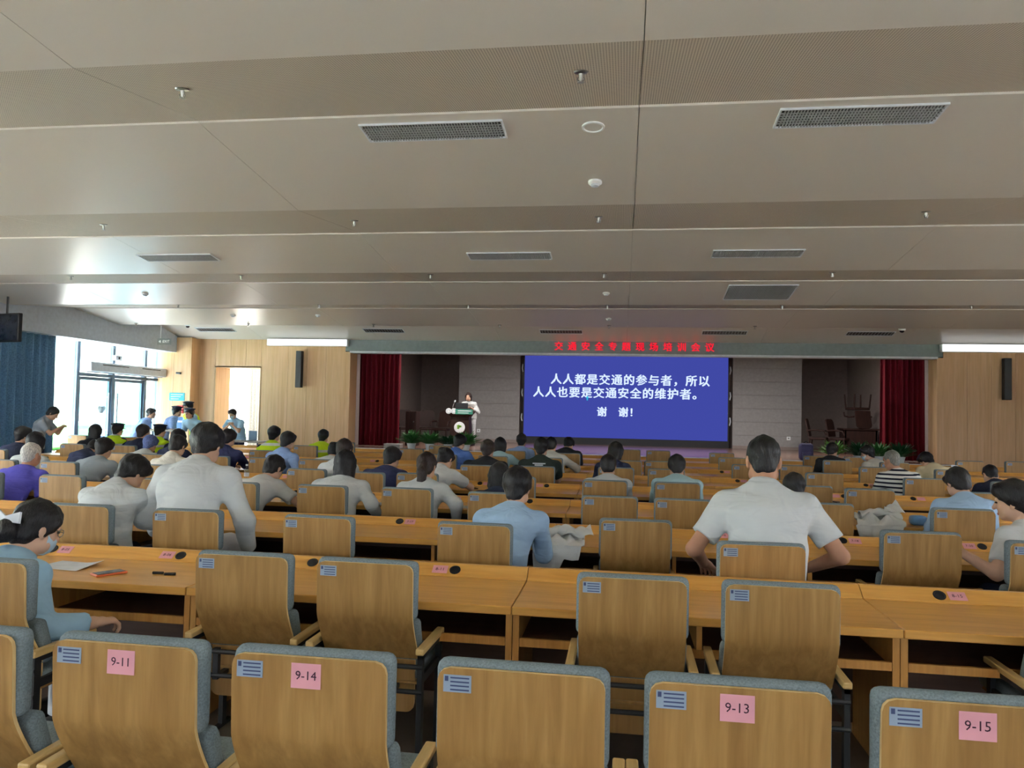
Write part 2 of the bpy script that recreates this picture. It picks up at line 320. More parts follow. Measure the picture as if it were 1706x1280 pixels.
# reveal and lobby behind the bright doorway
S('door_frame_reveal', MB().box(-11.44, -11.40, 20.1, 20.9, 0, 2.86).box(-10.07, -10.03, 20.1, 20.9, 0, 2.86).box(-11.44, -10.03, 20.1, 20.9, 2.82, 2.86).mesh('reveal', 'wall_wood'))
S('wall_lobby', MB().box(-9.75, -9.6, 20.9, 23.3, 0, 3.2).box(-11.9, -9.6, 20.9, 23.3, 3.0, 3.2).box(-11.9, -9.6, 20.3, 23.3, -.12, 0).mesh('lobby', 'white_paint'))
tag(ob('sheer_curtain', pleats(-11.7, 22.6, -11.1, 22.6, .05, 2.95, .05, 6, 'sheer')), 'white sheer curtain hanging inside the bright doorway', 'curtain')
# fascia over the stage
S('trim_fascia', B(-7.5, 7.7, 19.86, 20.1, 3.30, 3.66, m='fascia_paint'))
S('trim_fascia_lip', MB().box(-7.36, 7.57, 19.8, 20.12, 3.25, 3.30).mesh('lip', 'white_metal'))
for x0, x1, side in ((-9.72, -7.40, 'left'), (7.62, 10.6, 'right')):
    t = thing('light_box', 'long glowing white light box above the column speaker at the %s of the stage' % side, 'light', ((x0+x1)/2, 19.79, 3.42)); hw = (x1-x0)/2
    ob('diffuser', MB().bbox(-hw+.02, hw-.02, -.1, -.07, .005, .185, .008, 1).mesh('diffuser', 'light_box'), t)
    ob('case', MB().bbox(-hw, hw, -.07, .09, 0, .19, .01, 1).mesh('case', 'white_paint'), t)
# stage
st = S('stage', B(-7.6, 7.8, 19.42, 28.2, 0, STAGE_Z-.03, m='mahogany'))
for i in range(22):
    x0 = -7.6+i*.7; ob('stage_board', B(x0+.002, x0+.698, 19.46, 28.2, STAGE_Z-.03, STAGE_Z, m='stage_floor'), st)
ob('nosing', B(-7.6, 7.8, 19.38, 19.46, STAGE_Z-.08, STAGE_Z+.004, m='white_metal'), st)
for k, x in enumerate((-7.0, -6.55)): pass
S('floor_wing', B(-13.2, -7.6, 19.5, 28.5, -.12, 0, m='floor_tile')); S('floor_wing_right', B(7.8, 12.8, 19.5, 28.5, -.12, 0, m='floor_tile'))
S('wall_back', B(-13.2, 12.8, 28.2, 28.4, 0, 4.3, m='dark_panel'))
S('wall_stage_left', B(-7.75, -7.6, 20.4, 28.2, 0, 4.3, m='dark_panel')); S('wall_stage_right', B(7.8, 7.95, 20.4, 28.2, 0, 4.3, m='dark_panel'))
for nm, x0, x1 in (('wall_stage_panel_left', -5.66, -3.52), ('wall_stage_panel_right', 3.6, 5.78)):
    p = S(nm, B(x0, x1, 26.05, 26.3, STAGE_Z, 4.25, m='dark_panel'))
    n = 8; h = (4.25-STAGE_Z)/n
    for i in range(n): ob('panel', B(x0, x1, 26.02, 26.05, STAGE_Z+i*h+.004, STAGE_Z+(i+1)*h-.004, m='grey_panel'), p)
    ob('baseboard', B(x0, x1, 26.0, 26.02, STAGE_Z, STAGE_Z+.1, m='dark_panel'), p)
    xs = -4.93 if x0 < 0 else 5.38
    so = ob('wall_socket', MB().bbox(-.06, .06, -.012, 0, -.06, .06, .006).mesh('socket', 'white_paint'), p, (xs, 26.02, 1.08)); ob('socket_hole', B(-.02, .02, -.016, -.012, -.015, .015, m='black_plastic'), so)
S('wall_screen_recess', B(-3.7, 3.8, 26.5, 26.7, STAGE_Z, 4.25, m='dark_panel'))
# LED screen
sc = thing('led_screen', 'large LED screen with white Chinese writing on blue at the back of the stage', 'screen', (.04, 26.1, STAGE_Z))
ob('screen_surface', B(-3.41, 3.41, -.02, .08, .23, 3.05, m='screen_blue'), sc)
ob('cabinet', MB().box(-3.45, 3.45, .08, .3, 0, 3.12).box(-3.45, 3.45, -.03, .08, 0, .22).box(-3.45, -3.41, -.03, .08, .22, 3.1).box(3.41, 3.45, -.03, .08, .22, 3.1).mesh('cabinet', 'led_black'), sc)
def screen_line(txt, x, z, size, adv):
    for i, ch in enumerate(txt):
        if ch in ' 　': continue
        m = text_mesh(ch, size, 'screen_text', .0005, 'CENTER'); mb = MB(); vs = [v.co.copy() for v in m.vertices]; fs = [tuple(p.vertices) for p in m.polygons]
        for dx, dz in ((-.012, 0), (.012, 0), (0, .007), (0, -.007), (0, 0)): mb.add([(v.x+dx, v.y+dz, v.z) for v in vs], fs)
        ob('character', mb.mesh('character', 'screen_text'), sc, (x+adv*(i+.5), -.028, z), (P2, 0, 0))
screen_line('人人都是交通的参与者，所以', -2.52, 2.19, .385, .412)
screen_line('人人也要是交通安全的维护者。', -3.12, 1.74, .385, .412)
screen_line('谢　谢！', -.92, 1.10, .34, .36)
ob('pointer', MB().box(-.02, .02, 0, .004, -.1, .05).box(-.05, .05, 0, .004, -.02, .01).mesh('pointer', 'screen_cyan'), sc, (-1.24, -.03, 1.60))
for s in (-1, 1):
    for z in (.75, 1.6, 2.45): ob('cable_loop', MB().tube([(s*3.47, .0, z), (s*3.50, -.03, z+.12), (s*3.48, 0, z+.26)], .02, 6).mesh('cable', 'white_metal'), sc)
# red LED banner
bn = thing('led_banner', 'red LED lettering of twelve Chinese characters on the stage fascia', 'sign', (1.37*.0+.06, 19.84, 3.47))
xs = np.linspace(-1.74+.0, 2.10, 12)
for ch, x in zip('交通安全专题现场培训会议', xs):
    m = text_mesh(ch, .235, 'led_red', .01, 'CENTER'); mb = MB(); vs = [v.co.copy() for v in m.vertices]; fs = [tuple(p.vertices) for p in m.polygons]
    for dx, dz in ((-.005, 0), (.005, 0), (0, .003), (0, -.003)): mb.add([(v.x+dx, v.y+dz, v.z) for v in vs], fs)
    ob('led_character', mb.mesh('led_character', 'led_red'), bn, (x, -.012, 0), (P2, 0, 0))
ob('led_rail', B(-2.0, 2.35, 0, .02, -.15, .15, m='fascia_paint'), bn)
# red stage curtains
tag(ob('stage_curtain', pleats(-7.34, 20.6, -6.15, 20.6, STAGE_Z+.02, 3.6, .08, 9, 'red_velvet')), 'dark red velvet stage curtain near the podium side', 'curtain')
tag(ob('stage_curtain', pleats(6.5, 20.6, 7.56, 20.6, STAGE_Z+.02, 3.6, .08, 8, 'red_velvet')), 'dark red velvet stage curtain beside the right wood wall', 'curtain')
for k, x in enumerate((-5.2, -1.7, 1.8, 5.3)):  # fill lamps added out of sight to brighten the stage
    t = thing('stage_fill_light', 'unseen fill light added behind the stage fascia, %s from the podium side' % ORD[k+1], 'light', (x, 21.2, 3.72), 0, 'added stage fill lights')
    ob('fill_lamp_housing', MB().box(-.62, .62, -.16, .16, .02, .12).box(-.62, .62, -.16, -.14, -.06, .02).box(-.62, .62, .14, .16, -.06, .02).mesh('fill_lamp_housing', 'black_steel'), t)
    for sx in (-.5, .5): ob('hanger', MB().tube([(sx, 0, .12), (sx, 0, .38)], .012, 6).mesh('hanger', 'black_steel'), t)
    l = bpy.data.lights.new('fill_lamp', 'AREA'); l.shape = 'RECTANGLE'; l.size = 1.2; l.size_y = .26; l.energy = 130; l.color = (1, .95, .9)
    lo_ = bpy.data.objects.new('fill_lamp', l); COL.objects.link(lo_); lo_.parent = t; lo_.location = (0, 0, .01); lo_.rotation_euler = (math.radians(28), 0, 0)
S('ceiling_stage', B(-7.7, 7.9, 20.1, 28.2, 4.1, 4.2, m='dark_panel'))
S('wall_rear', MB().box(-13.2, 12.8, -3.3, -3.1, 2.4, 4.3).box(-13.2, 12.8, -3.3, -3.1, 0, 1.5).mesh('wall_rear', 'plaster'))
wr = S('window_added_rear', B(-13, 12.6, -3.24, -3.16, 1.5, 1.56, m='frame_metal'))  # unseen window band added behind the camera to brighten the room
for k in range(17): ob('mullion', B(-13+1.6*k-.04, -13+1.6*k+.04, -3.24, -3.16, 1.56, 2.4, m='frame_metal'), wr)
for k in range(16): ob('pane', B(-13+1.6*k+.04, -13+1.6*(k+1)-.04, -3.206, -3.194, 1.56, 2.4, m='window_glass'), wr)
# outdoors
S('ground_outside', B(-90, -13.2, -60, 80, -.2, -.05, m='lawn'))
S('pavement_outside', B(-20.4, -13.2, -30, 60, -.05, -.02, m='concrete')); S('ground_lobby', B(-13.2, -8, 23.3, 80, -.2, -.02, m='concrete'))
S('ground_right', B(13, 60, -60, 60, -.2, -.05, m='concrete')); S('ground_behind', B(-60, 60, -60, -3.4, -.2, -.05, m='concrete'))
hd = ob('hedge', MB().bbox(-22, -20.6, 10, 36, -.05, 1.0, .25, 3).mesh('hedge', 'leaf')); tag(hd, 'clipped green hedge outside the glass entrance', 'hedge')
bd = thing('office_building', 'pale building with blue window bands seen through the entrance glass', 'building', (-36, 38, -.05))
ob('wall', B(-4, 4, -22, 16, 0, 14, m='building'), bd)
for z in (1.2, 4.4, 7.6, 10.8):
    for y in range(-21, 15, 4): ob('window', B(3.95, 4.06, y, y+3.2, z, z+1.8, m='building_glass'), bd)
# ================================================================ ceiling and wall fittings
plain('vent_slat', (150, 152, 152), .5)
def grille(name, hx, hy, n, rows=0):
    """flat louvre: frame, backing and separate slats; lies in the xy plane, faces -z"""
    fr = MB().box(-hx, hx, -hy, -hy+.012, -.014, 0).box(-hx, hx, hy-.012, hy, -.014, 0).box(-hx, -hx+.012, -hy+.012, hy-.012, -.014, 0).box(hx-.012, hx, -hy+.012, hy-.012, -.014, 0).mesh('vent_frame', 'white_metal')
    bk = B(-hx+.02, hx-.02, -hy+.02, hy-.02, -.004, .0, m='black_plastic')
    sl = B(-.0045, .0045, -hy+.012, hy-.012, -.012, -.004, m='vent_slat'); cr = B(-hx+.012, hx-.012, -.003, .003, -.0125, -.004, m='vent_slat')
    return fr, bk, sl, cr, hx, hy, n, rows
G_LONG = grille('long', .55, .14, 48, 5); G_SQ = grille('square', .54, .40, 40, 14); G_FAR = grille('far', .54, .14, 14, 0)
def vent(g, x, y, label, grp):
    t = thing('ceiling_vent', label, 'vent', group=grp); fr, bk, sl, cr, hx, hy, n, rows = g
    ob('vent_frame', fr, t); ob('backing', bk, t)
    for k in range(n): ob('slat', sl, t, (-hx+.03+(2*hx-.06)*(k+.5)/n, 0, 0))
    for k in range(rows): ob('cross_slat', cr, t, (0, -hy+.03+(2*hy-.06)*(k+1)/(rows+1), 0))
    on_ceiling(t, x, y)
GV = 'air vents in the ceiling'
vent(G_LONG, -1.46, 5.58, 'long white-framed ceiling vent nearest the camera, centre-left of the seam', GV)
vent(G_LONG, 1.6, 5.56, 'long white-framed ceiling vent nearest the camera, right of the seam', GV)
vent(G_LONG, -6.15, 9.75, 'long ceiling vent in the second bay, leftmost of three', GV)
vent(G_LONG, -1.5, 9.8, 'long ceiling vent in the second bay, middle of three', GV)
vent(G_LONG, 1.63, 9.78, 'long ceiling vent in the second bay, rightmost of three', GV)
vent(G_SQ, 2.2, 12.95, 'wide square return-air grille in the ceiling above the right desks', GV)
for k, (x, wd) in enumerate(((-10.9, 'first'), (-6.2, 'second'), (-1.57, 'third'), (2.43, 'fourth'), (5.8, 'fifth'))):
    vent(G_FAR, x, 19.12, 'slim ceiling vent close to the stage, %s from the entrance side' % wd, GV)
SPR = MB().lathe([(.0, 0), (.045, 0), (.04, -.008), (.014, -.012), (.012, -.03)], 12).mesh('rose', 'chrome', smooth=True)
SPRB = MB().lathe([(.012, -.03), (.009, -.05), (.009, -.055)], 8).tube([(.016, 0, -.03), (.02, 0, -.045), (.006, 0, -.062)], .003, 5).tube([(-.016, 0, -.03), (-.02, 0, -.045), (-.006, 0, -.062)], .003, 5).mesh('sprinkler_body', 'chrome')
SPRD = MB().lathe([(.022, -.064), (.022, -.061), (.004, -.06)], 10).mesh('deflector', 'chrome')
rows_spr = [(4.5, 'above the rearmost chairs', (-2.86, -.28)), (7.9, 'in the second perforated band', (-5.93, -2.93, -.28, 2.91)), (10.85, 'in the third perforated band', (-8.67, -5.8, -2.83, -.29, 2.8)),
            (13.75, 'in the fourth perforated band', (-8.64, -5.74, -2.85, -.3, 2.72, 5.78)), (17.0, 'in the perforated band nearest the stage', (-11.77, -8.86, -5.76, -2.79, -.33, 2.8))]
for y, w_, xs in rows_spr:
    for k, x in enumerate(xs):
        t = thing('sprinkler', 'chrome ceiling sprinkler %s, %s from the left' % (w_, ORD[k+1]), 'sprinkler', group='ceiling sprinklers')
        ob('rose', SPR, t); ob('sprinkler_body', SPRB, t); ob('deflector', SPRD, t); on_ceiling(t, x, y)
SMK = MB().lathe([(.06, 0), (.06, -.018), (.052, -.026), (.036, -.03)], 16).mesh('detector_base', 'white_paint', smooth=True)
SMKB = MB().lathe([(.036, -.03), (.034, -.046), (.018, -.052), (.0, -.053)], 16).mesh('detector_head', 'white_metal', smooth=True)
for x, y, lb in ((-.27, 6.6, 'white round smoke detector nearest the camera'), (-.31, 12.98, 'small white smoke detector over the middle desks'), (-.33, 16.36, 'small white smoke detector in front of the stage'),
                 (-8.8, 16.16, 'white smoke detector near the glass entrance'), (-6.76, 16.14, 'white smoke detector between entrance and stage'), (-8.83, 12.98, 'white smoke detector over the left desks')):
    t = thing('smoke_detector', lb, 'smoke detector', group='smoke detectors'); ob('detector_base', SMK, t); ob('detector_head', SMKB, t); on_ceiling(t, x, y)
t = thing('ceiling_speaker', 'round white-rimmed ceiling loudspeaker beside the ceiling seam', 'speaker')
ob('rim', MB().lathe([(.085, 0), (.085, -.01), (.07, -.012), (.066, -.004)], 24).mesh('rim', 'white_paint', smooth=True), t); ob('mesh_cover', MB().lathe([(.066, -.001), (.066, -.005)], 24).mesh('mesh_cover', 'ceiling_paint'), t); on_ceiling(t, -.25, 5.6)
for x, y, lb in ((-11.4, 18.6, 'small white dome camera under the ceiling near the doorway'), (5.86, 17.2, 'small white dome camera under the ceiling over the right desks')):
    t = thing('dome_camera', lb, 'camera'); ob('camera_base', MB().lathe([(.07, 0), (.07, -.03), (.06, -.04)], 14).mesh('camera_base', 'white_paint'), t); ob('dome', MB().lathe([(.05, -.04), (.046, -.065), (.03, -.085), (0, -.092)], 14).mesh('dome', 'glass_dark', smooth=True), t); on_ceiling(t, x, y)
# column speakers
for x, lb in ((-8.77, 'black column loudspeaker on the wood wall left of the stage'), (9.1, 'black column loudspeaker on the wood wall right of the stage')):
    t = thing('column_speaker', lb, 'speaker', (x, 19.9, 2.28))
    ob('cabinet', MB().bbox(-.085, .085, -.2, -.06, 0, 1.0, .012).mesh('cabinet', 'black_plastic'), t); ob('speaker_grille', B(-.07, .07, -.206, -.2, .03, .97, m='black_steel'), t)
    for z in (.2, .8): ob('wall_bracket', B(-.03, .03, -.06, 0, z-.03, z+.03, m='black_steel'), t)
# hanging monitor top left
t = thing('hanging_monitor', 'dark flat monitor hung from the ceiling beside the blue curtain', 'monitor', (-11.72, 13.0, 2.85), math.radians(-14))
ob('monitor_case', MB().bbox(-.42, .42, -.04, .04, 0, .55, .015).mesh('monitor_case', 'black_plastic'), t); ob('screen', B(-.39, .39, -.046, -.04, .04, .52, m='glass_dark'), t); ob('ceiling_pole', MB().tube([(0, .02, .55), (0, .02, .88)], .02).mesh('pole', 'black_steel'), t)
# exit sign
t = thing('exit_sign', 'clear hanging exit sign on a rod below the bulkhead', 'sign', (-11.33, 17.5, 3.22))
ob('sign_plate', B(-.19, .19, -.008, .008, 0, .16, m='acrylic'), t); ob('hanging_rod', MB().tube([(-.1, 0, .16), (-.1, 0, .49)], .008).mesh('rod', 'white_metal'), t)
ob('arrow', MB().add([(-.15, -.011, .08), (-.09, -.011, .12), (-.09, -.011, .04), (-.15, -.009, .08), (-.09, -.009, .12), (-.09, -.009, .04)], [(0, 2, 1), (3, 4, 5), (0, 1, 4, 3), (1, 2, 5, 4), (2, 0, 3, 5)]).mesh('arrow', 'white_paint'), t)
ob('lettering', text_mesh('EXIT', .09, 'white_paint', .001), t, (.05, -.01, .08), (P2, 0, 0))
# air curtain over the entrance
t = thing('air_curtain', 'long pale grey air curtain unit above the glass entrance doors', 'air curtain', (XW+.08, 18.1, 2.49))
ob('housing', MB().bbox(0, .26, -1.5, 1.55, 0, .24, .03, 3).mesh('housing', 'white_metal', smooth=True), t)
for y0, y1 in ((-1.1, -.1), (.45, 1.25)): ob('air_slot', B(.255, .264, y0, y1, .17, .19, m='black_plastic'), t)
ob('outlet', B(.05, .2, -1.4, 1.45, -.015, 0, m='black_steel'), t)
t = thing('door_sensor', 'small grey sensor box mounted on the entrance mullion', 'sensor', (XW+.06, 17.8, 2.83)); ob('sensor_case', MB().bbox(0, .12, -.1, .14, 0, .13, .01).mesh('sensor_case', 'white_metal'), t); ob('lens', MB().lathe([(.03, 0), (.03, .01)], 12).mesh('lens', 'black_plastic'), t, (.12, .02, .065), (0, P2, 0))
# wall signs by the entrance
t = thing('wall_notice', 'teal notice board with white lines on the corner wall', 'notice', (-12.28, 19.66, 1.85)); ob('board', MB().bbox(-.23, .23, -.014, 0, 0, .22, .005).mesh('board', 'teal_sign'), t)
for k in range(3): ob('print_line', B(-.18, .18-.06*k, -.017, -.014, .16-.06*k, .18-.06*k, m='paper'), t)
t = thing('alarm_box', 'red fire alarm box under the teal notice', 'alarm', (-12.15, 19.66, 1.5)); ob('box', MB().bbox(-.09, .09, -.06, 0, 0, .22, .01).mesh('box', 'sign_red'), t); ob('button', MB().lathe([(.03, 0), (.028, .012)], 12).mesh('button', 'paper'), t, (0, -.06, .12), (P2, 0, 0))
t = thing('poster_panel', 'dark blue wall panel behind the standing officers', 'poster', (-12.1, 19.66, 1.0)); ob('panel', MB().bbox(-.16, .16, -.02, 0, 0, .4, .005).mesh('panel', 'sign_blue'), t); ob('print', B(-.12, .12, -.023, -.02, .25, .3, m='paper'), t)
t = thing('wall_camera', 'tiny dark wall camera above the teal notice', 'camera', (-12.2, 19.66, 2.62)); ob('bracket', B(-.02, .02, -.06, 0, -.02, .02, m='black_plastic'), t); ob('camera_body', MB().tube([(-.08, -.08, 0), (.05, -.08, -.01)], .03, 10).mesh('camera_body', 'black_plastic'), t)

# ================================================================ desks
XB = [-10.97, -9.23, -7.49, -5.75, -4.01, -2.27, -.53, 1.30, 3.10, 4.90, 6.70, 8.50]
def desk_rear(row): return 4.5+1.82*(8-row)
DD = .72
def desk_parts(L):
    h = L/2-.002
    d = {}
    d['desktop'] = MB().bbox(-h, h, 0, DD-.115, .70, .742, .004, 1).mesh('desktop', 'oak_desk')
    pr = [(DD-.113, .70), (DD-.113, .744), (DD-.03, .800), (DD, .800), (DD, .70)]; n5 = len(pr)
    d['ledge'] = MB().add([(x, y, z) for x in (-h, h) for y, z in pr], [tuple(range(n5)), tuple(range(2*n5-1, n5-1, -1))]+[(i, i+n5, (i+1) % n5+n5, (i+1) % n5) for i in range(n5)]).mesh('ledge', 'oak_desk')
    d['side_panel'] = MB().box(-.016, .016, .05, DD-.04, 0, .70).mesh('side_panel', 'oak_post')
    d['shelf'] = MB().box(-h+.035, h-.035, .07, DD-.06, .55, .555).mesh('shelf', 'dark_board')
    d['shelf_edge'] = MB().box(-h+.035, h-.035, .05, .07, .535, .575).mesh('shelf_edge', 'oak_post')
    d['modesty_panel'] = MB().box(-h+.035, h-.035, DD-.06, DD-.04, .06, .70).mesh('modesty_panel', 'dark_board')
    d['divider'] = MB().box(-.013, .013, .055, DD-.06, .555, .70).mesh('divider', 'oak_post')
    return d
DP = {round(L, 2): desk_parts(L) for L in (1.74, 1.83, 1.80)}
GROM = MB().lathe([(.033, 0), (.033, .004), (.026, .005), (.024, .001)], 16).mesh('grommet', 'black_plastic'); TAG = B(-.045, .045, -.03, .03, 0, .0015, m='pink_paper')
TAGNO = {}; TAGSEQ = ['05', '06', '07', '11', '17', '13', '15', '16', '18', '20']
def tagtxt(r, n):
    if (r, n) not in TAGNO: TAGNO[(r, n)] = text_mesh('%d-%s' % (r, TAGSEQ[n % 10]), .03, 'ink', .0003)
    return TAGNO[(r, n)]
desk_n = 0
for row in range(8, 0, -1):
    y0 = desk_rear(row)-DD; k = 0
    for xa, xb in zip(XB, XB[1:]):
        if not any(in_view((x, y0+.3, .75), 30) for x in (xa, (xa+xb)/2, xb)): continue
        k += 1; L = xb-xa; key = min(DP, key=lambda q: abs(q-L)); d = DP[key]
        t = thing('desk', 'oak desk unit in the %s desk row from the stage, %s unit from the left' % (ORD[row], ORD[k]), 'desk', ((xa+xb)/2, y0, 0), 0, 'oak desks in rows')
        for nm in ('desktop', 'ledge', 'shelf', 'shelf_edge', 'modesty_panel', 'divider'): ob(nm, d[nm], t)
        for s in (-1, 1): ob('side_panel', d['side_panel'], t, (s*(L/2-.018), 0, 0))
        if row >= 3:
            for s in (-1, 1):
                gx = s*.44 if L < 1.77 else s*.5
                SL = math.atan2(.056, .083); ob('grommet', GROM, t, (gx, DD-.0715, .7722), (SL, 0, 0))
                tg = ob('seat_tag', TAG, t, (gx-s*.09, DD-.0715, .7725), (SL, 0, 0))
                if row >= 7: ob('tag_text', tagtxt(row, 2*k+(s > 0)-2), tg, (0, 0, .0016))

# ================================================================ chairs
CW = .235
def chair_meshes():
    c = {}
    zs = [.98, .974, .962, .945, .92, .88, .83, .78, .74, .71, .68, .65, .62, .59, .56, .53, .515, .508]
    def yy(z): return .012*max(0, (z-.74))/.24*-1+.012 if z > .74 else .012+.82*(.74-z)**1.25
    prof = [(yy(z), z) for z in zs]
    def hw(i):
        d = .98-zs[i]; r = .035
        if d < r: return CW-r+math.sqrt(max(0, r*r-(r-d)**2))
        e = zs[i]-.508; 
        if e < .012: return CW-.008
        return CW
    c['back_panel'] = MB().sheet(prof, hw, .014, 8, 0, 1).mesh('back_panel', 'oak_chair', 'oak_edge', smooth=True)
    c['back_cushion'] = MB().bbox(-.248, .248, .022, .092, .715, .992, .03, 3).mesh('back_cushion', 'grey_fabric', smooth=True)
    m = MB().bbox(-.245, .245, -.04, .035, -.11, .105, .028, 3); v = [(x, y*math.cos(.35)-z*math.sin(.35)+.15, y*math.sin(.35)*1+z*math.cos(.35)+.605) for x, y, z in m.v]; m.v = v
    c['lumbar_cushion'] = m.mesh('lumbar_cushion', 'grey_fabric', smooth=True)
    c['seat_cushion'] = MB().bbox(-.245, .245, .16, .60, .40, .475, .03, 3).mesh('seat_cushion', 'grey_fabric', smooth=True)
    c['seat_pan'] = MB().bbox(-.235, .235, .14, .57, .385, .40, .005, 1).mesh('seat_pan', 'oak_chair')
    z2 = [.50, .46, .40, .34, .29, .27, .258, .252, .25]
    def hw2(i):
        d = z2[i]-.25; r = .04
        return .215-r+math.sqrt(max(0, r*r-(r-d)**2)) if d < r else .215
    c['lower_panel'] = MB().sheet([(.15, z) for z in z2], hw2, .012, 6, 0, 1).mesh('lower_panel', 'oak_chair', 'oak_edge', smooth=True)
    c['armrest'] = MB().bbox(-.02, .02, .02, .42, -.015, .015, .007, 2).mesh('armrest', 'oak_arm')
    f = MB()
    f.box(-.012, .012, .03, .07, .015, .56).box(-.012, .012, .36, .40, .015, .56).box(-.012, .012, .03, .46, 0, .02).box(-.012, .012, .03, .40, .54, .56).box(-.008, .008, .07, .36, .42, .46)
    c['side_frame'] = f.mesh('side_frame', 'black_steel')
    c['back_bar'] = MB().tube([(-.285, .035, 0), (.285, .035, 0)], .012, 8).mesh('back_bar', 'black_steel', smooth=True)
    c['bar_bracket'] = MB().box(-.014, .014, .03, .055, -.11, .02).box(-.014, .014, .03, .14, -.13, -.11).mesh('bar_bracket', 'black_steel')
    s = MB().box(-.04, .04, -.0015, 0, -.024, .024)
    for k in range(4): s.box(-.02+.0*k, .034, -.0022, -.0015, .014-.011*k, .018-.011*k, 1)
    s.box(-.036, -.026, -.0022, -.0015, .006, .02, 1)
    c['asset_sticker'] = s.mesh('asset_sticker', 'label_blue', 'label_ink')
    c['seat_tag'] = B(-.045, .045, -.0015, 0, -.036, .036, m='pink_paper')
    return c
CM = chair_meshes()
CHAIRS = []
def chair(x, y, label, rz=0.0, seat_tag=None):
    t = thing('chair', label, 'chair', (x, y, 0), rz, 'wood-backed grey chairs at the desks')
    for nm in ('back_panel', 'back_cushion', 'lumbar_cushion', 'seat_cushion', 'seat_pan', 'lower_panel'): ob(nm, CM[nm], t)
    for s in (-1, 1): ob('armrest', CM['armrest'], t, (s*.272, 0, .577)); ob('side_frame', CM['side_frame'], t, (s*.272, 0, 0)); ob('bar_bracket', CM['bar_bracket'], t, (s*.13, 0, .50))
    for z in (.505, .39): ob('back_bar', CM['back_bar'], t, (0, 0, z))
    ob('asset_sticker', CM['asset_sticker'], t, (-.178, .002, .937))
    if seat_tag:
        tg = ob('seat_tag', CM['seat_tag'], t, (-.005, .002, .927)); tg['label'] = 'pink paper seat tag'
        ob('tag_text', text_mesh(seat_tag, .036, 'ink', .0004), tg, (0, -.0017, 0), (P2, 0, 0))
    CHAIRS.append((x, y)); return t
ROWY = {9: 2.13, 8: 3.46, 7: 4.85, 6: 6.8, 5: 8.44, 4: 10.25, 3: 12.25, 2: 14.05, 1: 15.8}
for x, tg in ((-2.08, None), (-1.475, '9-11'), (-.89, '9-14'), (-.27, None), (.32, '9-13'), (.915, '9-15')):
    chair(x, 2.13, 'wood-backed chair with pink seat tag %s in the rearmost row' % tg if tg else ('untagged wood-backed chair between tags 9-14 and 9-13 in the rearmost row' if x > -1 else 'chair cut off at the left edge of the rearmost row'), random.uniform(-.01, .01), tg)
SEATS = {8: [(-2.86, 3.08), (-1.82, 3.5), (-1.19, 3.48), (.055, 3.43), (.69, 3.43), (2.01, 3.56)],
         7: [(-3.79, 4.9), (-2.95, 4.87), (-1.99, 4.83), (-.93, 4.81), (.10, 5.3), (.80, 4.52), (1.93, 5.28), (2.58, 5.04)],
         6: [(-6.42, 6.85), (-5.5, 6.85), (-4.55, 6.85), (-3.65, 6.8), (-2.77, 6.8), (-1.96, 6.83), (-1.12, 6.72), (-.10, 6.77), (.53, 6.75), (1.72, 6.85), (2.81, 6.8)],
         5: [(-7.65, 8.45), (-6.8, 8.42), (-5.5, 8.45), (-3.7, 8.6), (-2.92, 8.4), (-2.32, 8.5), (-1.2, 8.5), (-.18, 8.42), (.60, 8.45), (2.0, 8.6), (2.57, 8.43), (3.68, 8.48)],
         4: [(-9.45, 10.3), (-7.35, 10.3), (-6.75, 10.28), (-5.85, 10.3), (-5.05, 10.3), (-4.3, 10.3), (-1.93, 10.16), (-1.14, 10.3), (-.08, 10.55), (.6, 10.55), (2.70, 10.75), (3.8, 10.33), (4.75, 10.14)],
         3: [(-9.67, 12.3), (-8.69, 12.3), (-5.95, 12.05), (-2.97, 12.45), (-2.1, 12.4), (-1.2, 12.4), (.07, 12.25), (.6, 12.35), (1.93, 12.15), (2.67, 12.33), (3.9, 12.52), (4.95, 12.4)],
         2: [(-10.5, 14.1), (-9.58, 14.1), (-6.07, 14.04), (-3.95, 14.0), (-3.05, 13.9), (-2.06, 14.4), (-1.0, 14.03), (1.97, 14.13), (3.8, 14.27), (4.7, 14.1)],
         1: [(-12.3, 15.8), (-10.8, 15.5), (-6.0, 15.92), (-3.8, 15.7), (-2.65, 15.75), (-1.75, 15.8), (.14, 16.3), (.75, 16.2), (2.0, 15.9), (3.82, 15.88), (4.55, 15.76), (6.5, 15.5), (7.5, 15.8)]}
for row, lst in SEATS.items():
    for k, (x, y) in enumerate(lst):
        chair(x, y, 'wood-backed grey chair in the %s desk row from the stage, %s from the left' % (ORD[row], ORD[k+1]), random.uniform(-.05, .05) if row < 8 else random.uniform(-.015, .015))
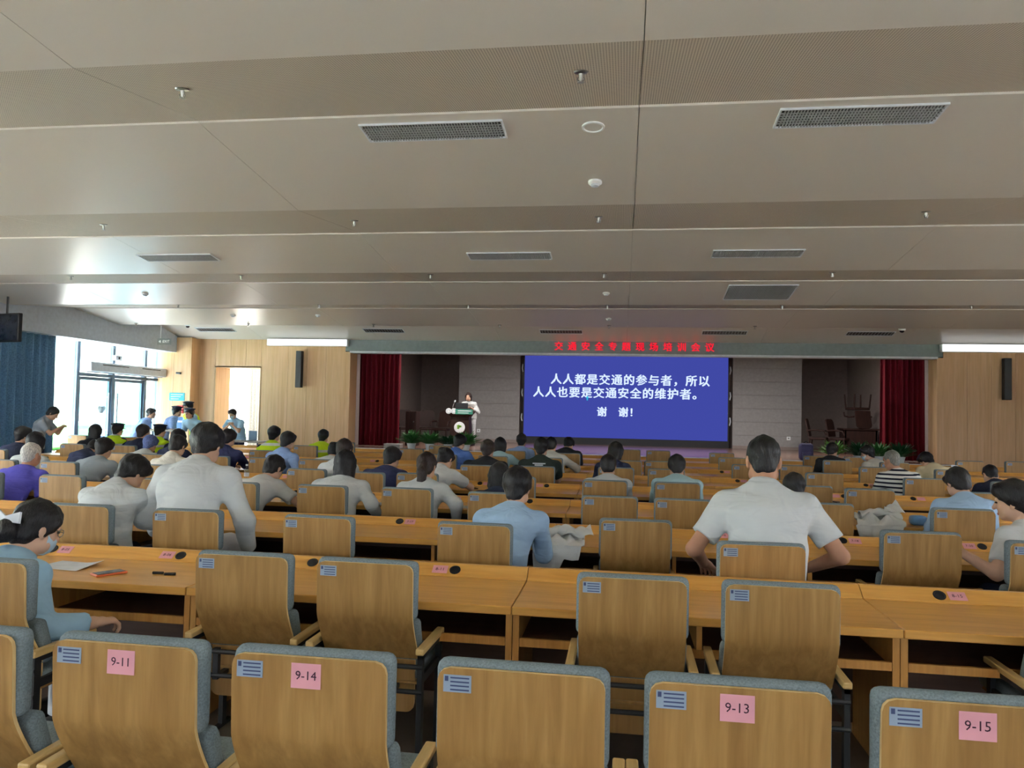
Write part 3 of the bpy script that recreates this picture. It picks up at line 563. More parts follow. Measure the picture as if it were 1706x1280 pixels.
# ================================================================ people
class Grid:
    def __init__(s, lo, hi, h):
        s.h = h; s.lo = np.array(lo, float); s.n = np.ceil((np.array(hi)-s.lo)/h).astype(int)+1
        s.D = np.full(s.n, 1.0, np.float32); s.ax = [s.lo[k]+h*np.arange(s.n[k]) for k in range(3)]
    def sub(s, lo, hi):
        a = np.maximum(np.floor((np.array(lo)-s.lo)/s.h).astype(int), 0); b = np.minimum(np.ceil((np.array(hi)-s.lo)/s.h).astype(int)+1, s.n)
        if (b <= a).any(): return None, None
        sl = tuple(slice(a[k], b[k]) for k in range(3))
        X, Y, Z = np.meshgrid(s.ax[0][sl[0]], s.ax[1][sl[1]], s.ax[2][sl[2]], indexing='ij'); return sl, np.stack([X, Y, Z], -1)
    def union(s, sl, d, k):
        a = s.D[sl]
        if k <= 0: s.D[sl] = np.minimum(a, d); return
        h = np.maximum(k-np.abs(a-d), 0)/k; s.D[sl] = np.minimum(a, d)-h*h*k*.25
    def cone(s, a, b, r1, r2, k=.02, sc=(1, 1, 1), cut=None):
        a = np.array(a, float); b = np.array(b, float); sc = np.array(sc, float); R = max(r1, r2)
        m = (R*sc.max()+k+.03); sl, P = s.sub(np.minimum(a, b)-m, np.maximum(a, b)+m)
        if sl is None: return
        q = (P-a)/sc; ba = (b-a)/sc; t = np.clip((q@ba)/max(ba@ba, 1e-9), 0, 1)
        d = np.linalg.norm(q-t[..., None]*ba, axis=-1)-(r1+(r2-r1)*t)
        if cut is not None: d = np.maximum(d, (P-np.array(cut[0]))@np.array(cut[1]))
        s.union(sl, d, k)
    def ell(s, c, r, k=.02, R=None, cut=None):
        c = np.array(c, float); r = np.array(r, float); m = r.max()+k+.03; sl, P = s.sub(c-m, c+m)
        if sl is None: return
        q = P-c
        if R is not None: q = q@R
        k0 = np.linalg.norm(q/r, axis=-1); k1 = np.linalg.norm(q/(r*r), axis=-1); d = k0*(k0-1)/np.maximum(k1, 1e-6)
        if cut is not None: d = np.maximum(d, (P-np.array(cut[0]))@np.array(cut[1]))
        s.union(sl, d, k)
    def sub_ell(s, c, r, k=.01):
        c = np.array(c, float); r = np.array(r, float); m = r.max()+.05; sl, P = s.sub(c-m, c+m); q = P-c
        k0 = np.linalg.norm(q/r, axis=-1); k1 = np.linalg.norm(q/(r*r), axis=-1); d = -k0*(k0-1)/np.maximum(k1, 1e-6)
        a = s.D[sl]; h = np.maximum(k-np.abs(a-d), 0)/k; s.D[sl] = np.maximum(a, d)+h*h*k*.25
    def cutplane(s, p, n):
        X, Y, Z = np.meshgrid(*s.ax, indexing='ij'); s.D = np.maximum(s.D, ((X-p[0])*n[0]+(Y-p[1])*n[1]+(Z-p[2])*n[2]).astype(np.float32))
    def net(s):
        D = s.D; D[0], D[-1] = 1, 1; D[:, 0], D[:, -1] = 1, 1; D[:, :, 0], D[:, :, -1] = 1, 1
        S_ = D < 0; C = np.zeros(np.array(D.shape)-1, np.int8)
        offs = [(i, j, k) for i in (0, 1) for j in (0, 1) for k in (0, 1)]; nx, ny, nz = D.shape
        for i, j, k in offs: C += S_[i:nx-1+i, j:ny-1+j, k:nz-1+k]
        idx = np.argwhere((C > 0) & (C < 8)); acc = np.zeros((len(idx), 3)); cnt = np.zeros(len(idx))
        for a in offs:
            for ax in range(3):
                if a[ax]: continue
                b = list(a); b[ax] = 1
                da = D[tuple((idx+a).T)]; db = D[tuple((idx+b).T)]; m = (da < 0) != (db < 0)
                t = np.where(m, da/np.where(m, da-db, 1), 0); p = np.array(a)+t[:, None]*(np.array(b)-np.array(a)); acc += p*m[:, None]; cnt += m
        V = s.lo+s.h*(idx+acc/np.maximum(cnt, 1)[:, None]); ID = np.full(C.shape, -1, int); ID[tuple(idx.T)] = np.arange(len(idx)); F = []
        for ax in range(3):
            o1, o2 = [(1, 2), (2, 0), (0, 1)][ax]
            A = np.moveaxis(S_, (ax, o1, o2), (0, 1, 2)); I = np.moveaxis(ID, (ax, o1, o2), (0, 1, 2))
            ch = A[:-1, 1:-1, 1:-1] != A[1:, 1:-1, 1:-1]; e = np.argwhere(ch)
            if not len(e): continue
            x, y, z = e.T; y = y+1; z = z+1
            q = np.stack([I[x, y-1, z-1], I[x, y, z-1], I[x, y, z], I[x, y-1, z]], 1); flip = ~A[x, y, z]; q[flip] = q[flip][:, ::-1]; F.append(q)
        return V, np.concatenate(F) if F else np.zeros((0, 4), int)
def np_mesh(name, V, F, *mats, mi=None):
    m = bpy.data.meshes.new(name); m.vertices.add(len(V)); m.vertices.foreach_set('co', np.asarray(V, np.float32).ravel())
    m.loops.add(F.size); m.loops.foreach_set('vertex_index', F.ravel().astype(np.int32)); m.polygons.add(len(F))
    m.polygons.foreach_set('loop_start', np.arange(0, F.size, F.shape[1], dtype=np.int32)); m.polygons.foreach_set('use_smooth', np.ones(len(F), bool))
    for k in mats: m.materials.append(MATS[k] if isinstance(k, str) else k)
    if mi is not None: m.polygons.foreach_set('material_index', mi)
    m.update(calc_edges=True); m.validate(); return m
# ---- head, hair and hand templates (head centre at origin, face towards +y)
def head_vf(h):
    g = Grid((-.13, -.15, -.21), (.13, .15, .15), h)
    g.ell((0, -.012, .032), (.078, .094, .086), .02); g.ell((0, .022, -.035), (.062, .068, .078), .03); g.cone((0, .052, -.088), (0, .06, -.09), .03, .026, .03)
    g.cone((-.045, .03, -.07), (.045, .03, -.07), .028, .028, .03); g.cone((-.036, .074, .022), (.036, .074, .022), .014, .014, .015)
    g.ell((-.042, .055, -.03), (.022, .02, .018), .02); g.ell((.042, .055, -.03), (.022, .02, .018), .02)
    g.sub_ell((-.032, .094, .003), (.016, .014, .010)); g.sub_ell((.032, .094, .003), (.016, .014, .010))
    g.cone((0, .088, .006), (0, .108, -.03), .008, .014, .012); g.ell((0, .087, -.062), (.024, .009, .006), .006); g.ell((0, .085, -.074), (.02, .009, .006), .006)
    for s in (-1, 1): g.ell((s*.079, -.012, -.006), (.011, .022, .034), .006); g.ell((s*.077, -.004, -.036), (.008, .010, .012), .006)
    g.cone((0, -.02, -.05), (0, -.05, -.19), .054, .056, .03)
    return g.net()
HEADS = {'hi': head_vf(.0085), 'lo': head_vf(.013)}
def hair_vf(style, h):
    g = Grid((-.17, -.26, -.42), (.17, .16, .19), h); c = (0, -.014, .034)
    def cap(e, p, n): g.ell(c, (.078+e, .096+e, .088+e), .0, None, (p, n))
    dn = np.array((0, .72, -.69)); up = dn
    if style == 'buzz': cap(.007, (0, .075, .052), (0, .80, -.60)); g.ell((0, -.062, -.045), (.056, .034, .05), .02)
    elif style == 'short':
        cap(.022, (0, .080, .046), (0, .72, -.69)); g.cone((-.05, .06, .085), (.05, .065, .085), .028, .028, .03)
        g.ell((0, -.068, -.05), (.062, .036, .062), .02)
    elif style == 'bald': cap(.004, (0, .0, .0), (0, .5, -.87)); g.cutplane((0, 0, .05), (0, .2, 1))
    elif style in ('full', 'pony', 'bun', 'lowbun'):
        cap(.015, (0, .075, .048), (0, .80, -.60)); g.ell((0, -.06, -.03), (.075, .055, .07), .02)
        for s in (-1, 1): g.cone((s*.072, .04, .05), (s*.074, .0, -.03), .016, .012, .02)
        if style == 'pony': g.ell((0, -.115, .0), (.032, .03, .032), .01); g.cone((0, -.125, -.01), (0, -.15, -.07), .036, .045, .02); g.cone((0, -.15, -.07), (0, -.14, -.17), .045, .042, .02); g.cone((0, -.14, -.17), (0, -.125, -.26), .042, .018, .02)
        if style == 'bun': g.ell((0, -.125, .035), (.05, .045, .048), .008); g.ell((.02, -.14, .05), (.03, .03, .03), .006)
        if style == 'lowbun': g.ell((0, -.135, -.04), (.062, .05, .055), .008); g.ell((.0, -.16, -.07), (.045, .035, .04), .006)
    elif style in ('bob', 'long'):
        g.ell(c, (.096, .112, .106), 0); dz = -.13 if style == 'bob' else -.26
        g.cone((0, -.045, 0), (0, -.06 if style == 'bob' else -.075, dz), .068, .062, .02, (1.4, .9, 1))
        for s in (-1, 1): g.cone((s*.08, .02, .04), (s*.082, .0, -.09 if style == 'bob' else -.15), .024, .022, .02)
        X, Y, Z = np.meshgrid(*g.ax, indexing='ij')
        face = np.sqrt((X/.068)**2+((Y-.09)/.062)**2+((Z+.045)/.115)**2)-1; g.D = np.maximum(g.D, (-face*.06).astype(np.float32))
    X, Y, Z = np.meshgrid(*g.ax, indexing='ij'); g.D += (.0035*np.sin(X*110+np.sin(Z*40)*1.5)*np.sin(Y*90+1+2*np.sin(Z*30))+.0035*np.sin(X*47+Z*38)*np.sin(Y*52-Z*20)).astype(np.float32)
    return g.net()
HAIRS = {}
def hair(style, lod):
    if (style, lod) not in HAIRS: HAIRS[(style, lod)] = hair_vf(style, .010 if lod == 'hi' else .016)
    return HAIRS[(style, lod)]
def hand_vf(h, grip):
    # right hand, wrist at origin, fingers along +y, palm facing -z, thumb towards -x
    g = Grid((-.08, -.04, -.09), (.07, .21, .06), h)
    g.cone((0, -.02, 0), (0, .03, 0), .028, .03, .01, (1.1, 1, .8)); g.cone((-.012, .03, 0), (-.018, .085, 0), .022, .022, .01, (1.1, 1, .62)); g.cone((.016, .03, 0), (.02, .08, 0), .02, .019, .012, (1.1, 1, .62))
    for i, (x, L) in enumerate(((-.032, .072), (-.011, .08), (.011, .074), (.031, .058))):
        p = np.array((x, .09-.004*abs(i-1), 0)); a = .25+grip*.5; d = np.array((x*.6, 1, 0)); d /= np.linalg.norm(d)
        for seg, f in enumerate((.42, .33, .25)):
            q = p+L*f*np.array((d[0]*math.cos(a), d[1]*math.cos(a), -math.sin(a))); g.cone(p, q, .0095-.0008*seg, .009-.001*seg, .003); p = q; a += .25+grip*.55
    g.cone((-.024, .02, -.004), (-.05, .055, -.018), .016, .012, .01); g.cone((-.05, .055, -.018), (-.052-.0*grip, .088, -.03), .0115, .009, .004)
    return g.net()
HANDS = {(l, s): hand_vf(hh, gr) for l, hh in (('hi', .0055), ('lo', .009)) for s, gr in (('flat', .15), ('grip', .8))}
def frame(y, z):
    y = np.array(y, float); y /= np.linalg.norm(y); z = np.array(z, float); z -= y*(z@y); z /= np.linalg.norm(z); return np.stack([np.cross(y, z), y, z], 1)
def ik(S_, W_, l1, l2, hint):
    d = W_-S_; L = np.linalg.norm(d); u = d/L; L2 = min(L, (l1+l2)*.995); W2 = S_+u*L2
    a = (l1*l1-l2*l2+L2*L2)/(2*L2); hh = math.sqrt(max(l1*l1-a*a, 0)); h_ = np.array(hint, float); h_ -= u*(h_@u); h_ /= np.linalg.norm(h_)
    return S_+u*a+h_*hh, W2
PEOPLE = 0
def rotm(pitch, yaw, roll=0):
    return np.array(Matrix.Rotation(yaw, 3, 'Z') @ Matrix.Rotation(pitch, 3, 'X') @ Matrix.Rotation(roll, 3, 'Y'))
def person(label, x, y, rz=0, head_x=0, head_z=1.2, stand=False, shirt='c_white', sleeve='short', style='short', hairc='hair_black', arms=('desk', 'desk'), ydesk=.42, hp=-.35, hy=0, lod=None, fem=False, pants='c_navy', skin='skin', wide=1.0, sc=1.06, vest=None, cap=None, eyes=False, z0=0, grip='flat', extras=(), group='people at the meeting', hunch=.05, sit_z=.50, mask=False, tl=None):
    """seated or standing figure facing +y in its own frame; origin on the floor below the hips"""
    dist = math.hypot(x, y); lod = lod or ('hi' if dist < 8.2 else 'lo'); h = .013 if dist < 7 else (.017 if dist < 11 else .022)
    HZ = (.90 if stand else sit_z); hz = head_z/sc; hx = head_x/sc
    T = tl or (.53 if not fem else .51)
    hp_rot = rotm(hp, hy); nv = hp_rot@np.array((0, -.04, -.165)); # head centre -> neck base
    nb = nv*.95; Nz = hz+nb[2]; cosl = np.clip((Nz-HZ)/T, .25, 1); lean = math.acos(cosl); N = np.array((hx, T*math.sin(lean), HZ+T*cosl)); Hd = N-nb; Hd[2] = min(Hd[2], hz+.03)
    Hp = np.array((0, 0, HZ)); ax = (N-Hp)/np.linalg.norm(N-Hp); bk = np.array((0, -ax[2], ax[1])); M1 = Hp+(N-Hp)*.35+bk*hunch; M2 = Hp+(N-Hp)*.72+bk*hunch*.8; M3 = Hp+(N-Hp)*.9+bk*hunch*.35
    sw = (.172 if fem else .188)*wide; rt = np.array((1., 0, 0))
    A = {}
    l1, l2 = (.27, .235) if fem else (.285, .25)
    for s, pose in ((-1, arms[0]), (1, arms[1])):
        sh = M3-ax*.035+rt*s*sw+np.array((0, .02, 0))
        if pose == 'desk': wt = np.array((s*.15+hx*.5, ydesk+.10, .795/sc)); hint = (s*.32, -.25, -.9)
        elif pose == 'reach': wt = np.array((s*.33+hx*.5, ydesk+.14, .80/sc)); hint = (s*.8, -.2, -.5)
        elif pose == 'down': wt = sh+np.array((s*.06, .06, -.52)); hint = (s*.3, -.9, 0)
        elif pose == 'lap': wt = np.array((s*.10, .27, HZ+.14)); hint = (s*.8, -.5, -.4)
        elif pose == 'chest': wt = np.array((s*.05, M2[1]+.24, M2[2]-.02)); hint = (s*.8, -.1, -.6)
        elif pose == 'phone': wt = np.array((s*.06, N[1]+.28, N[2]-.16)); hint = (s*.6, -.1, -.8)
        elif pose == 'hip': wt = np.array((s*.2, .08, HZ+.06)); hint = (s*1, -.5, 0)
        elif pose == 'face': wt = Hd+np.array((s*.06, .08, -.12)); hint = (s*.4, .3, -.9)
        else: wt = np.array(pose, float); hint = (s*.6, -.4, -.7)
        el, wr_ = ik(sh, wt, l1, l2, hint); A[s] = (sh, el, wr_)
    legs = []
    for s in (-1, 1):
        if stand: hj = np.array((s*.085, 0, HZ-.03)); kn = np.array((s*.095, .03, .47)); an = np.array((s*.10, -.01, .075))
        else: hj = np.array((s*.09, .02, HZ+.01)); kn = np.array((s*.11, .41, HZ+.01)); an = np.array((s*.11, .40, .08))
        legs.append((hj, kn, an))
    pts = np.array([Hd, N, Hp]+[p for s in A for p in A[s]]+[p for l in legs for p in l]); lo, hi = pts.min(0)-.24, pts.max(0)+.24
    tw = 1.5*wide if not fem else 1.42*wide
    def torso(g, e, low=True, k=.04):
        if low: g.cone(Hp+np.array((0, -.01, .0)), M1, .112+e, .108+e, k, (tw, 1, 1))
        g.cone(M1, M2, .108+e, .118+e, k, (tw, 1, 1)); g.cone(M2, M3, .118+e, .085+e, k, (tw*1.02, 1, 1))
        g.cone(A[-1][0], A[1][0], .058+e, .058+e, .05); g.cone(M3, N, .075+e, .055+e, .05)
    # body (skin)
    g = Grid(lo, hi, h); torso(g, -.016); g.cone(N-ax*.06, Hd+hp_rot@np.array((0, -.03, -.08)), .06, .054, .035)
    for s in A: sh, el, wr_ = A[s]; g.cone(sh, el, .048, .040, .03); g.cone(el, wr_, .041, .028, .015)
    for hj, kn, an in legs: g.cone(hj, kn, .075, .052, .04); g.cone(kn, an, .052, .036, .02)
    V, F = g.net(); Vs = [V]; Fs = [F]; n = len(V)
    hv, hf = HEADS[lod]; Vs.append(hv@hp_rot.T+Hd); Fs.append(hf+n); n += len(hv)
    for s in A:
        sh, el, wr_ = A[s]; dv = wr_-el; dv /= np.linalg.norm(dv); tgt = dv*.6+np.array((-.25*s, .5, -.05)) if arms[0 if s < 0 else 1] in ('desk', 'reach') else dv
        up_ = (0, 0, 1) if abs(tgt[2]) < .8*np.linalg.norm(tgt) else (s, 0, .2)
        R = frame(tgt, up_); vv, ff = HANDS[(lod, grip)]; vv = vv*(.92 if fem else 1.0)*(1, 1, 1)
        if s < 0: vv = vv*(-1, 1, 1); ff = ff[:, ::-1]
        Vs.append(vv@R.T+wr_); Fs.append(ff+n); n += len(vv)
    body = ob('person', np_mesh('person', np.concatenate(Vs), np.concatenate(Fs), skin), None, (x, y, z0), (0, 0, rz), (sc, sc, sc)); tag(body, label, 'person', group)
    # shirt
    g = Grid(lo, hi, h); torso(g, .006); e = .016
    for s in A:
        sh, el, wr_ = A[s]
        if sleeve == 'none': continue
        if sleeve == 'short':
            d = (el-sh)/np.linalg.norm(el-sh); p = sh+d*np.linalg.norm(el-sh)*.72; g.cone(sh, sh+(el-sh)*.95, .052+e, .052+e, .035, cut=(p, d))
        else:
            d = (wr_-el)/np.linalg.norm(wr_-el); p = wr_-d*.035; g.cone(sh, el, .050+e, .045+e, .03); g.cone(el, wr_, .046+e, .034+e*.7, .015, cut=(p, d))
    col_d = (Hd+hp_rot@np.array((0, -.03, -.1)))-N; col_d /= np.linalg.norm(col_d)
    if sleeve != 'none' and shirt not in ('c_black', 'c_green', 'c_tee'): g.cone(N-col_d*.03, N+col_d*.05, .078, .070, .012, cut=(N+col_d*.042, col_d))
    else: g.cone(N-col_d*.04, N+col_d*.03, .078, .070, .02, cut=(N-col_d*.002, col_d))
    if stand: g.cone(Hp+np.array((0, -.01, 0)), Hp+np.array((0, -.01, -.08)), .125, .13, .03, (tw, 1, 1), cut=(Hp+np.array((0, 0, -.1)), (0, 0, -1)))
    sl, P = g.sub(lo, hi); g.D[sl] += (.0055*np.sin(P[..., 0]*16+P[..., 2]*13+2*np.sin(P[..., 1]*9+x))*np.sin(P[..., 2]*22+1.5*np.sin(P[..., 0]*8+y)+P[..., 1]*11)).astype(np.float32)
    V, F = g.net(); ob('shirt', np_mesh('shirt', V, F, shirt), body)
    # trousers and shoes
    g = Grid(lo, hi, max(h, .017)); zc_ = HZ+.07
    g.cone(Hp+np.array((0, -.01, -.01)), Hp+np.array((0, -.01, .05)), .118, .113, .03, (tw, 1, 1), cut=((0, 0, zc_), (0, 0, 1)))
    for hj, kn, an in legs: g.cone(hj, kn, .088, .066, .04); g.cone(kn, an, .066, .056, .02, cut=(an, (an-kn)/np.linalg.norm(an-kn)))
    V, F = g.net(); ob('trousers', np_mesh('trousers', V, F, pants), body)
    for hj, kn, an in legs: ob('shoe', SHOE, body, (an[0], an[1], 0))
    # hair
    Mh = Matrix.Translation(Vector(Hd)) @ Matrix(hp_rot.tolist()).to_4x4()
    hv, hf = hair(style, lod); key = ('hairmesh', style, lod, hairc)
    if key not in HAIRS: HAIRS[key] = np_mesh('hair', hv, hf, hairc)
    ho = ob('hair', HAIRS[key], body); ho.matrix_local = Mh
    if eyes:
        for s in (-1, 1): o = ob('eye', EYE, body); o.matrix_local = Mh @ Matrix.Translation((s*.032, .082, .003))
        o = ob('lips', LIPS, body); o.matrix_local = Mh
    if mask: o = ob('face_mask', MASK, body); o.matrix_local = Mh
    if vest:
        g = Grid(lo, hi, h); torso(g, .016); V, F = g.net(); cut = None; ob('hi_vis_vest', np_mesh('vest', V, F, vest), body)
    if cap: o = ob('peaked_cap', cap, body); o.matrix_local = Mh
    for nm, me in extras: o = ob(nm, me, body); o.matrix_local = Mh
    return body, Mh, A, sc
SHOE = MB().bbox(-.042, .042, -.08, .17, 0, .085, .03, 3).mesh('shoe', 'shoe', smooth=True)
EYE = MB().lathe([(.0, -.006), (.008, -.004), (.012, 0), (.008, .004), (0, .006)], 10).mesh('eye', 'eye_dark', smooth=True)
LIPS = MB().bbox(-.022, .022, .084, .094, -.078, -.062, .004, 2).mesh('lips', 'lip', smooth=True)
def mask_mesh():
    m = MB(); n = 10; vs = []
    for sd in (0, 1):
        for j in range(6):
            v = j/5; z = -.018-.095*v; ry = (.085, .106, .108, .104, .094, .072)[j]-sd*.004; rx = (.068, .074, .074, .068, .056, .036)[j]-sd*.003
            for i in range(n+1): a = math.radians(-80+160*i/n); vs.append((rx*math.sin(a), .012+(ry-.012)*math.cos(a), z))
    A = lambda sd, j, i: sd*6*(n+1)+j*(n+1)+i; fs = []
    for j in range(5):
        for i in range(n): fs += [(A(0, j, i), A(0, j+1, i), A(0, j+1, i+1), A(0, j, i+1)), (A(1, j, i), A(1, j, i+1), A(1, j+1, i+1), A(1, j+1, i))]
        for i in (0, n): fs.append((A(0, j, i), A(1, j, i), A(1, j+1, i), A(0, j+1, i)))
    for i in range(n):
        for j in (0, 5): fs.append((A(0, j, i), A(0, j, i+1), A(1, j, i+1), A(1, j, i)))
    return m.add(vs, fs).mesh('face_mask', plain('mask_blue', (190, 214, 226), .8), smooth=True)
MASK = mask_mesh()
def cap_mesh(mat):
    m = MB(); m.lathe([(.094, .045), (.098, .085), (.135, .115), (.13, .125), (.06, .14), (0, .145)], 22, (0, -.012, 0), 0)
    n = 12; vs = []
    for sd in (0, 1):
        for i in range(n+1):
            a = math.radians(-62+124*i/n); vs.append((.094*math.sin(a), -.012+.094*math.cos(a), .05+sd*.006)); vs.append((.105*math.sin(a), .035+.115*math.cos(a), .03+sd*.006))
    fs = []
    for i in range(n):
        a = 2*i; b = a+2*(n+1); fs += [(a, a+2, a+3, a+1), (b, b+1, b+3, b+2), (a+1, a+3, b+3, b+1), (a, b, b+2, a+2)]
    m.add(vs, fs, 1); return m.mesh('peaked_cap', mat, 'black_plastic', smooth=True)
CAP = cap_mesh('cap_navy')
cloth('c_white', (216, 219, 218)); cloth('c_cream', (236, 230, 216)); cloth('c_blue', (168, 196, 224)); cloth('c_sky', (166, 202, 226)); cloth('c_royal', (92, 128, 200)); cloth('c_navy', (46, 52, 76)); cloth('c_navytee', (58, 62, 98))
cloth('c_black', (42, 44, 48)); cloth('c_green', (52, 60, 54)); cloth('c_purple', (92, 88, 190)); cloth('c_grey', (168, 178, 186)); cloth('c_beige', (222, 206, 170)); cloth('c_lime', (196, 226, 40), ((214, 216, 210), .2, .22)); cloth('c_police', (150, 178, 226)); cloth('c_teal', (182, 214, 220))
cloth('c_stripe', (232, 230, 222), ((38, 40, 52), .052, .42)); cloth('c_floral', (214, 212, 202)); cloth('c_whitepants', (220, 220, 222)); cloth('c_darkpants', (44, 44, 54)); cloth('c_tee', (216, 216, 213))
def seat(row, X, Z, label, **k):
    # nearest chair in that row carries the sitter
    near = [c for c in SEATS[row] if abs(c[0]-X) < .55]; cx, cy = min(near, key=lambda c: abs(c[0]-X)) if near else (X, ROWY[row])
    hipx = k.pop('hip', X*.6+cx*.4); yd = desk_rear(row)-DD-(cy+.30)
    return person(label, hipx, cy+.30, head_x=X-hipx, head_z=Z, ydesk=max(.25, min(.5, yd)), **k)
# ---- extras worn on heads
CLIP = MB().bbox(-.03, .03, -.012, .004, -.014, .014, .004).mesh('hair_clip', 'paper')
def clip(at, rot=(0, 0, 0), sc=1.0):
    m = MB(); M = Matrix.Translation(at) @ Matrix.Rotation(rot[2], 4, 'Z') @ Matrix.Rotation(rot[0], 4, 'X') @ Matrix.Rotation(rot[1], 4, 'Y')
    b = MB().bbox(-.035*sc, .035*sc, -.008, .008, -.016*sc, .016*sc, .005); m.add([M @ Vector(v) for v in b.v], b.f); return m.mesh('hair_clip', 'paper')
BOW = MB().add([Vector(v) for v in ((.01, -.155, .02), (.07, -.13, .05), (.075, -.12, .0), (.01, -.15, -.005), (-.06, -.16, .045), (-.07, -.15, -.0), (.01, -.165, .02), (.07, -.14, .05), (.075, -.13, .0), (.01, -.16, -.005), (-.06, -.17, .045), (-.07, -.16, -.0))],
    [(0, 1, 2, 3), (6, 9, 8, 7), (0, 3, 5, 4), (6, 10, 11, 9), (0, 6, 7, 1), (1, 7, 8, 2), (2, 8, 9, 3), (3, 9, 11, 5), (5, 11, 10, 4), (4, 10, 6, 0)]).mesh('hair_bow', 'paper')
def glasses():
    m = MB()
    for s in (-1, 1):
        m.tube([(s*.034+.022*math.cos(q), .097, .002+.018*math.sin(q)) for q in np.linspace(0, 2*math.pi, 13)], .0022, 5); m.tube([(s*.056, .095, .006), (s*.078, .05, .008), (s*.084, -.02, .004)], .0022, 5)
    m.tube([(-.012, .098, .004), (.012, .098, .004)], .0022, 5); return m.mesh('glasses', 'chrome')
GL = glasses()
PRINT = None
# ---- row 8 and 7 (nearest)
person('woman in light blue shirt with hair bun and white bow, sitting at the left edge', -3.06, 3.24, rz=-.18, head_x=-.02, head_z=1.05, shirt='c_sky', sleeve='long', style='lowbun', arms=((-.16, .34, .60), (.40, .30, .565)), hp=-.35, hy=-.22, fem=True, pants='c_whitepants', lod='hi', eyes=True, mask=True, grip='grip', extras=(('hair_bow', BOW), ('glasses', GL)), sit_z=.46, tl=.43, hunch=.07, sc=1.1)
seat(7, -3.80, 1.17, 'man in white shirt bent over the desk between two wooden chairs, writing', hip=-3.74, shirt='c_white', sleeve='long', hp=-.75, hy=-.25, arms=('desk', 'desk'), hunch=.09, wide=1.05)
person('large man in loose white shirt leaning over his desk, left of centre', -3.12, 5.22, rz=.03, head_x=-.06, head_z=1.40, shirt='c_white', sleeve='long', hp=-.55, hy=.1, arms=((-.24, .33, .60), (.27, .20, .48)), wide=1.05, sc=1.25, lod='hi', hunch=.06, pants='c_whitepants')
seat(7, -.75, 1.17, 'man in pale blue shirt writing beside the white jacket on the desk', hip=-.84, shirt='c_blue', sleeve='long', hp=-.25, hy=-.1, arms=('desk', 'desk'), wide=.98)
person('broad-shouldered man in white polo, back turned, right of the stage screen', .88, 4.84, head_x=.02, head_z=1.43, shirt='c_white', sleeve='short', style='buzz', hp=-.3, hy=-.08, arms=((-.27, .28, .60), (.27, .28, .60)), wide=1.02, sc=1.25, lod='hi', hunch=.045, pants='c_darkpants', skin='skin_tan')
seat(7, 2.79, 1.18, 'person in white T-shirt in left profile cut off at the right edge', hip=2.80, rz=.45, shirt='c_tee', sleeve='short', hp=-.2, hy=.55, arms=((-.42, .36, .80), 'lap'), wide=1.0, eyes=True, lod='hi')
# ---- row 6
seat(6, -3.63, 1.07, 'woman in white T-shirt with dark bobbed hair reaching across the desk', shirt='c_tee', style='full', hairc='hair_black', fem=True, arms=('desk', 'reach'), hp=-.55, hy=-.3, hip=-3.75, grip='grip')
seat(6, -6.42, 1.13, 'grey-haired man in purple shirt at the left edge', shirt='c_purple', style='buzz', hairc='hair_white', skin='skin_tan', hp=-.1, wide=1.1)
seat(6, -2.78, 1.15, 'woman with long straight dark hair in white blouse, arms on the desk', shirt='c_white', sleeve='long', style='long', hairc='hair_black', fem=True, hp=-.15, arms=('desk', (.36, .25, .62)), wide=1.25)
seat(6, -1.94, 1.15, 'woman with brown ponytail and white blouse seen from behind', shirt='c_white', sleeve='long', style='pony', hairc='hair_brown', fem=True, hp=-.2, arms=('desk', (.34, .2, .60)), wide=1.1)
seat(6, -1.20, 1.07, 'dark-haired woman mostly hidden behind the man in pale blue shirt', shirt='c_navy', style='bob', fem=True, hp=-.2)
seat(6, 1.64, 1.04, 'dark-haired person peeking from behind the broad man in white polo', shirt='c_navy', style='short', hp=-.35)
seat(6, 3.02, 1.16, 'person in sky blue shirt with white hair clip on top, sixth row right', shirt='c_blue', sleeve='long', style='full', fem=True, hp=-.45, hy=.2, wide=1.12, arms=('desk', 'desk'), extras=(('hair_clip', clip((.02, -.0, .145), (.2, 0, .3))),))
# ---- row 5
seat(5, -7.62, 1.18, 'woman with dark hair and white blouse next to the grey-haired man', shirt='c_white', sleeve='long', style='bob', fem=True, hp=-.1)
seat(4, -8.3, 1.0, 'woman with dark hair and a white clip bending low on the left side', shirt='c_navy', style='full', fem=True, hp=-.9, extras=(('hair_clip', clip((.03, -.10, .06), (.9, 0, .2), .9)),))
seat(5, -6.72, 1.12, 'man in pale grey shirt with thick dark hair, left block', shirt='c_grey', sleeve='long', hp=-.3, wide=1.1)
seat(5, -5.50, 1.22, 'woman in cream blouse with dark hair left of the large leaning man', shirt='c_cream', sleeve='long', style='full', fem=True, hp=-.5, wide=1.15)
seat(5, -3.42, 1.20, 'person with reddish brown hair and white top in front of the long-haired woman', shirt='c_white', sleeve='long', style='full', hairc='hair_brown', fem=True, hip=-3.6)
seat(5, -2.84, 1.11, 'man in navy T-shirt seen from behind left of the ponytail woman', shirt='c_navytee', style='short', hp=-.35, hy=-.3, wide=1.08)
seat(5, -2.18, 1.12, 'woman with pinned dark hair and white T-shirt leaning over her desk', shirt='c_tee', style='bun', fem=True, hp=-.6, hy=-.3, arms=('desk', 'reach'), hip=-2.28)
seat(5, -.16, 1.10, 'woman with dark hair and white shirt at the centre, head bowed', shirt='c_white', sleeve='long', style='full', fem=True, hp=-.3, wide=1.15)
seat(5, .64, 1.11, 'man with short dark hair and pale blue shirt at the centre', shirt='c_teal', sleeve='long', style='short', hp=-.4, wide=1.1, arms=('desk', 'desk'))
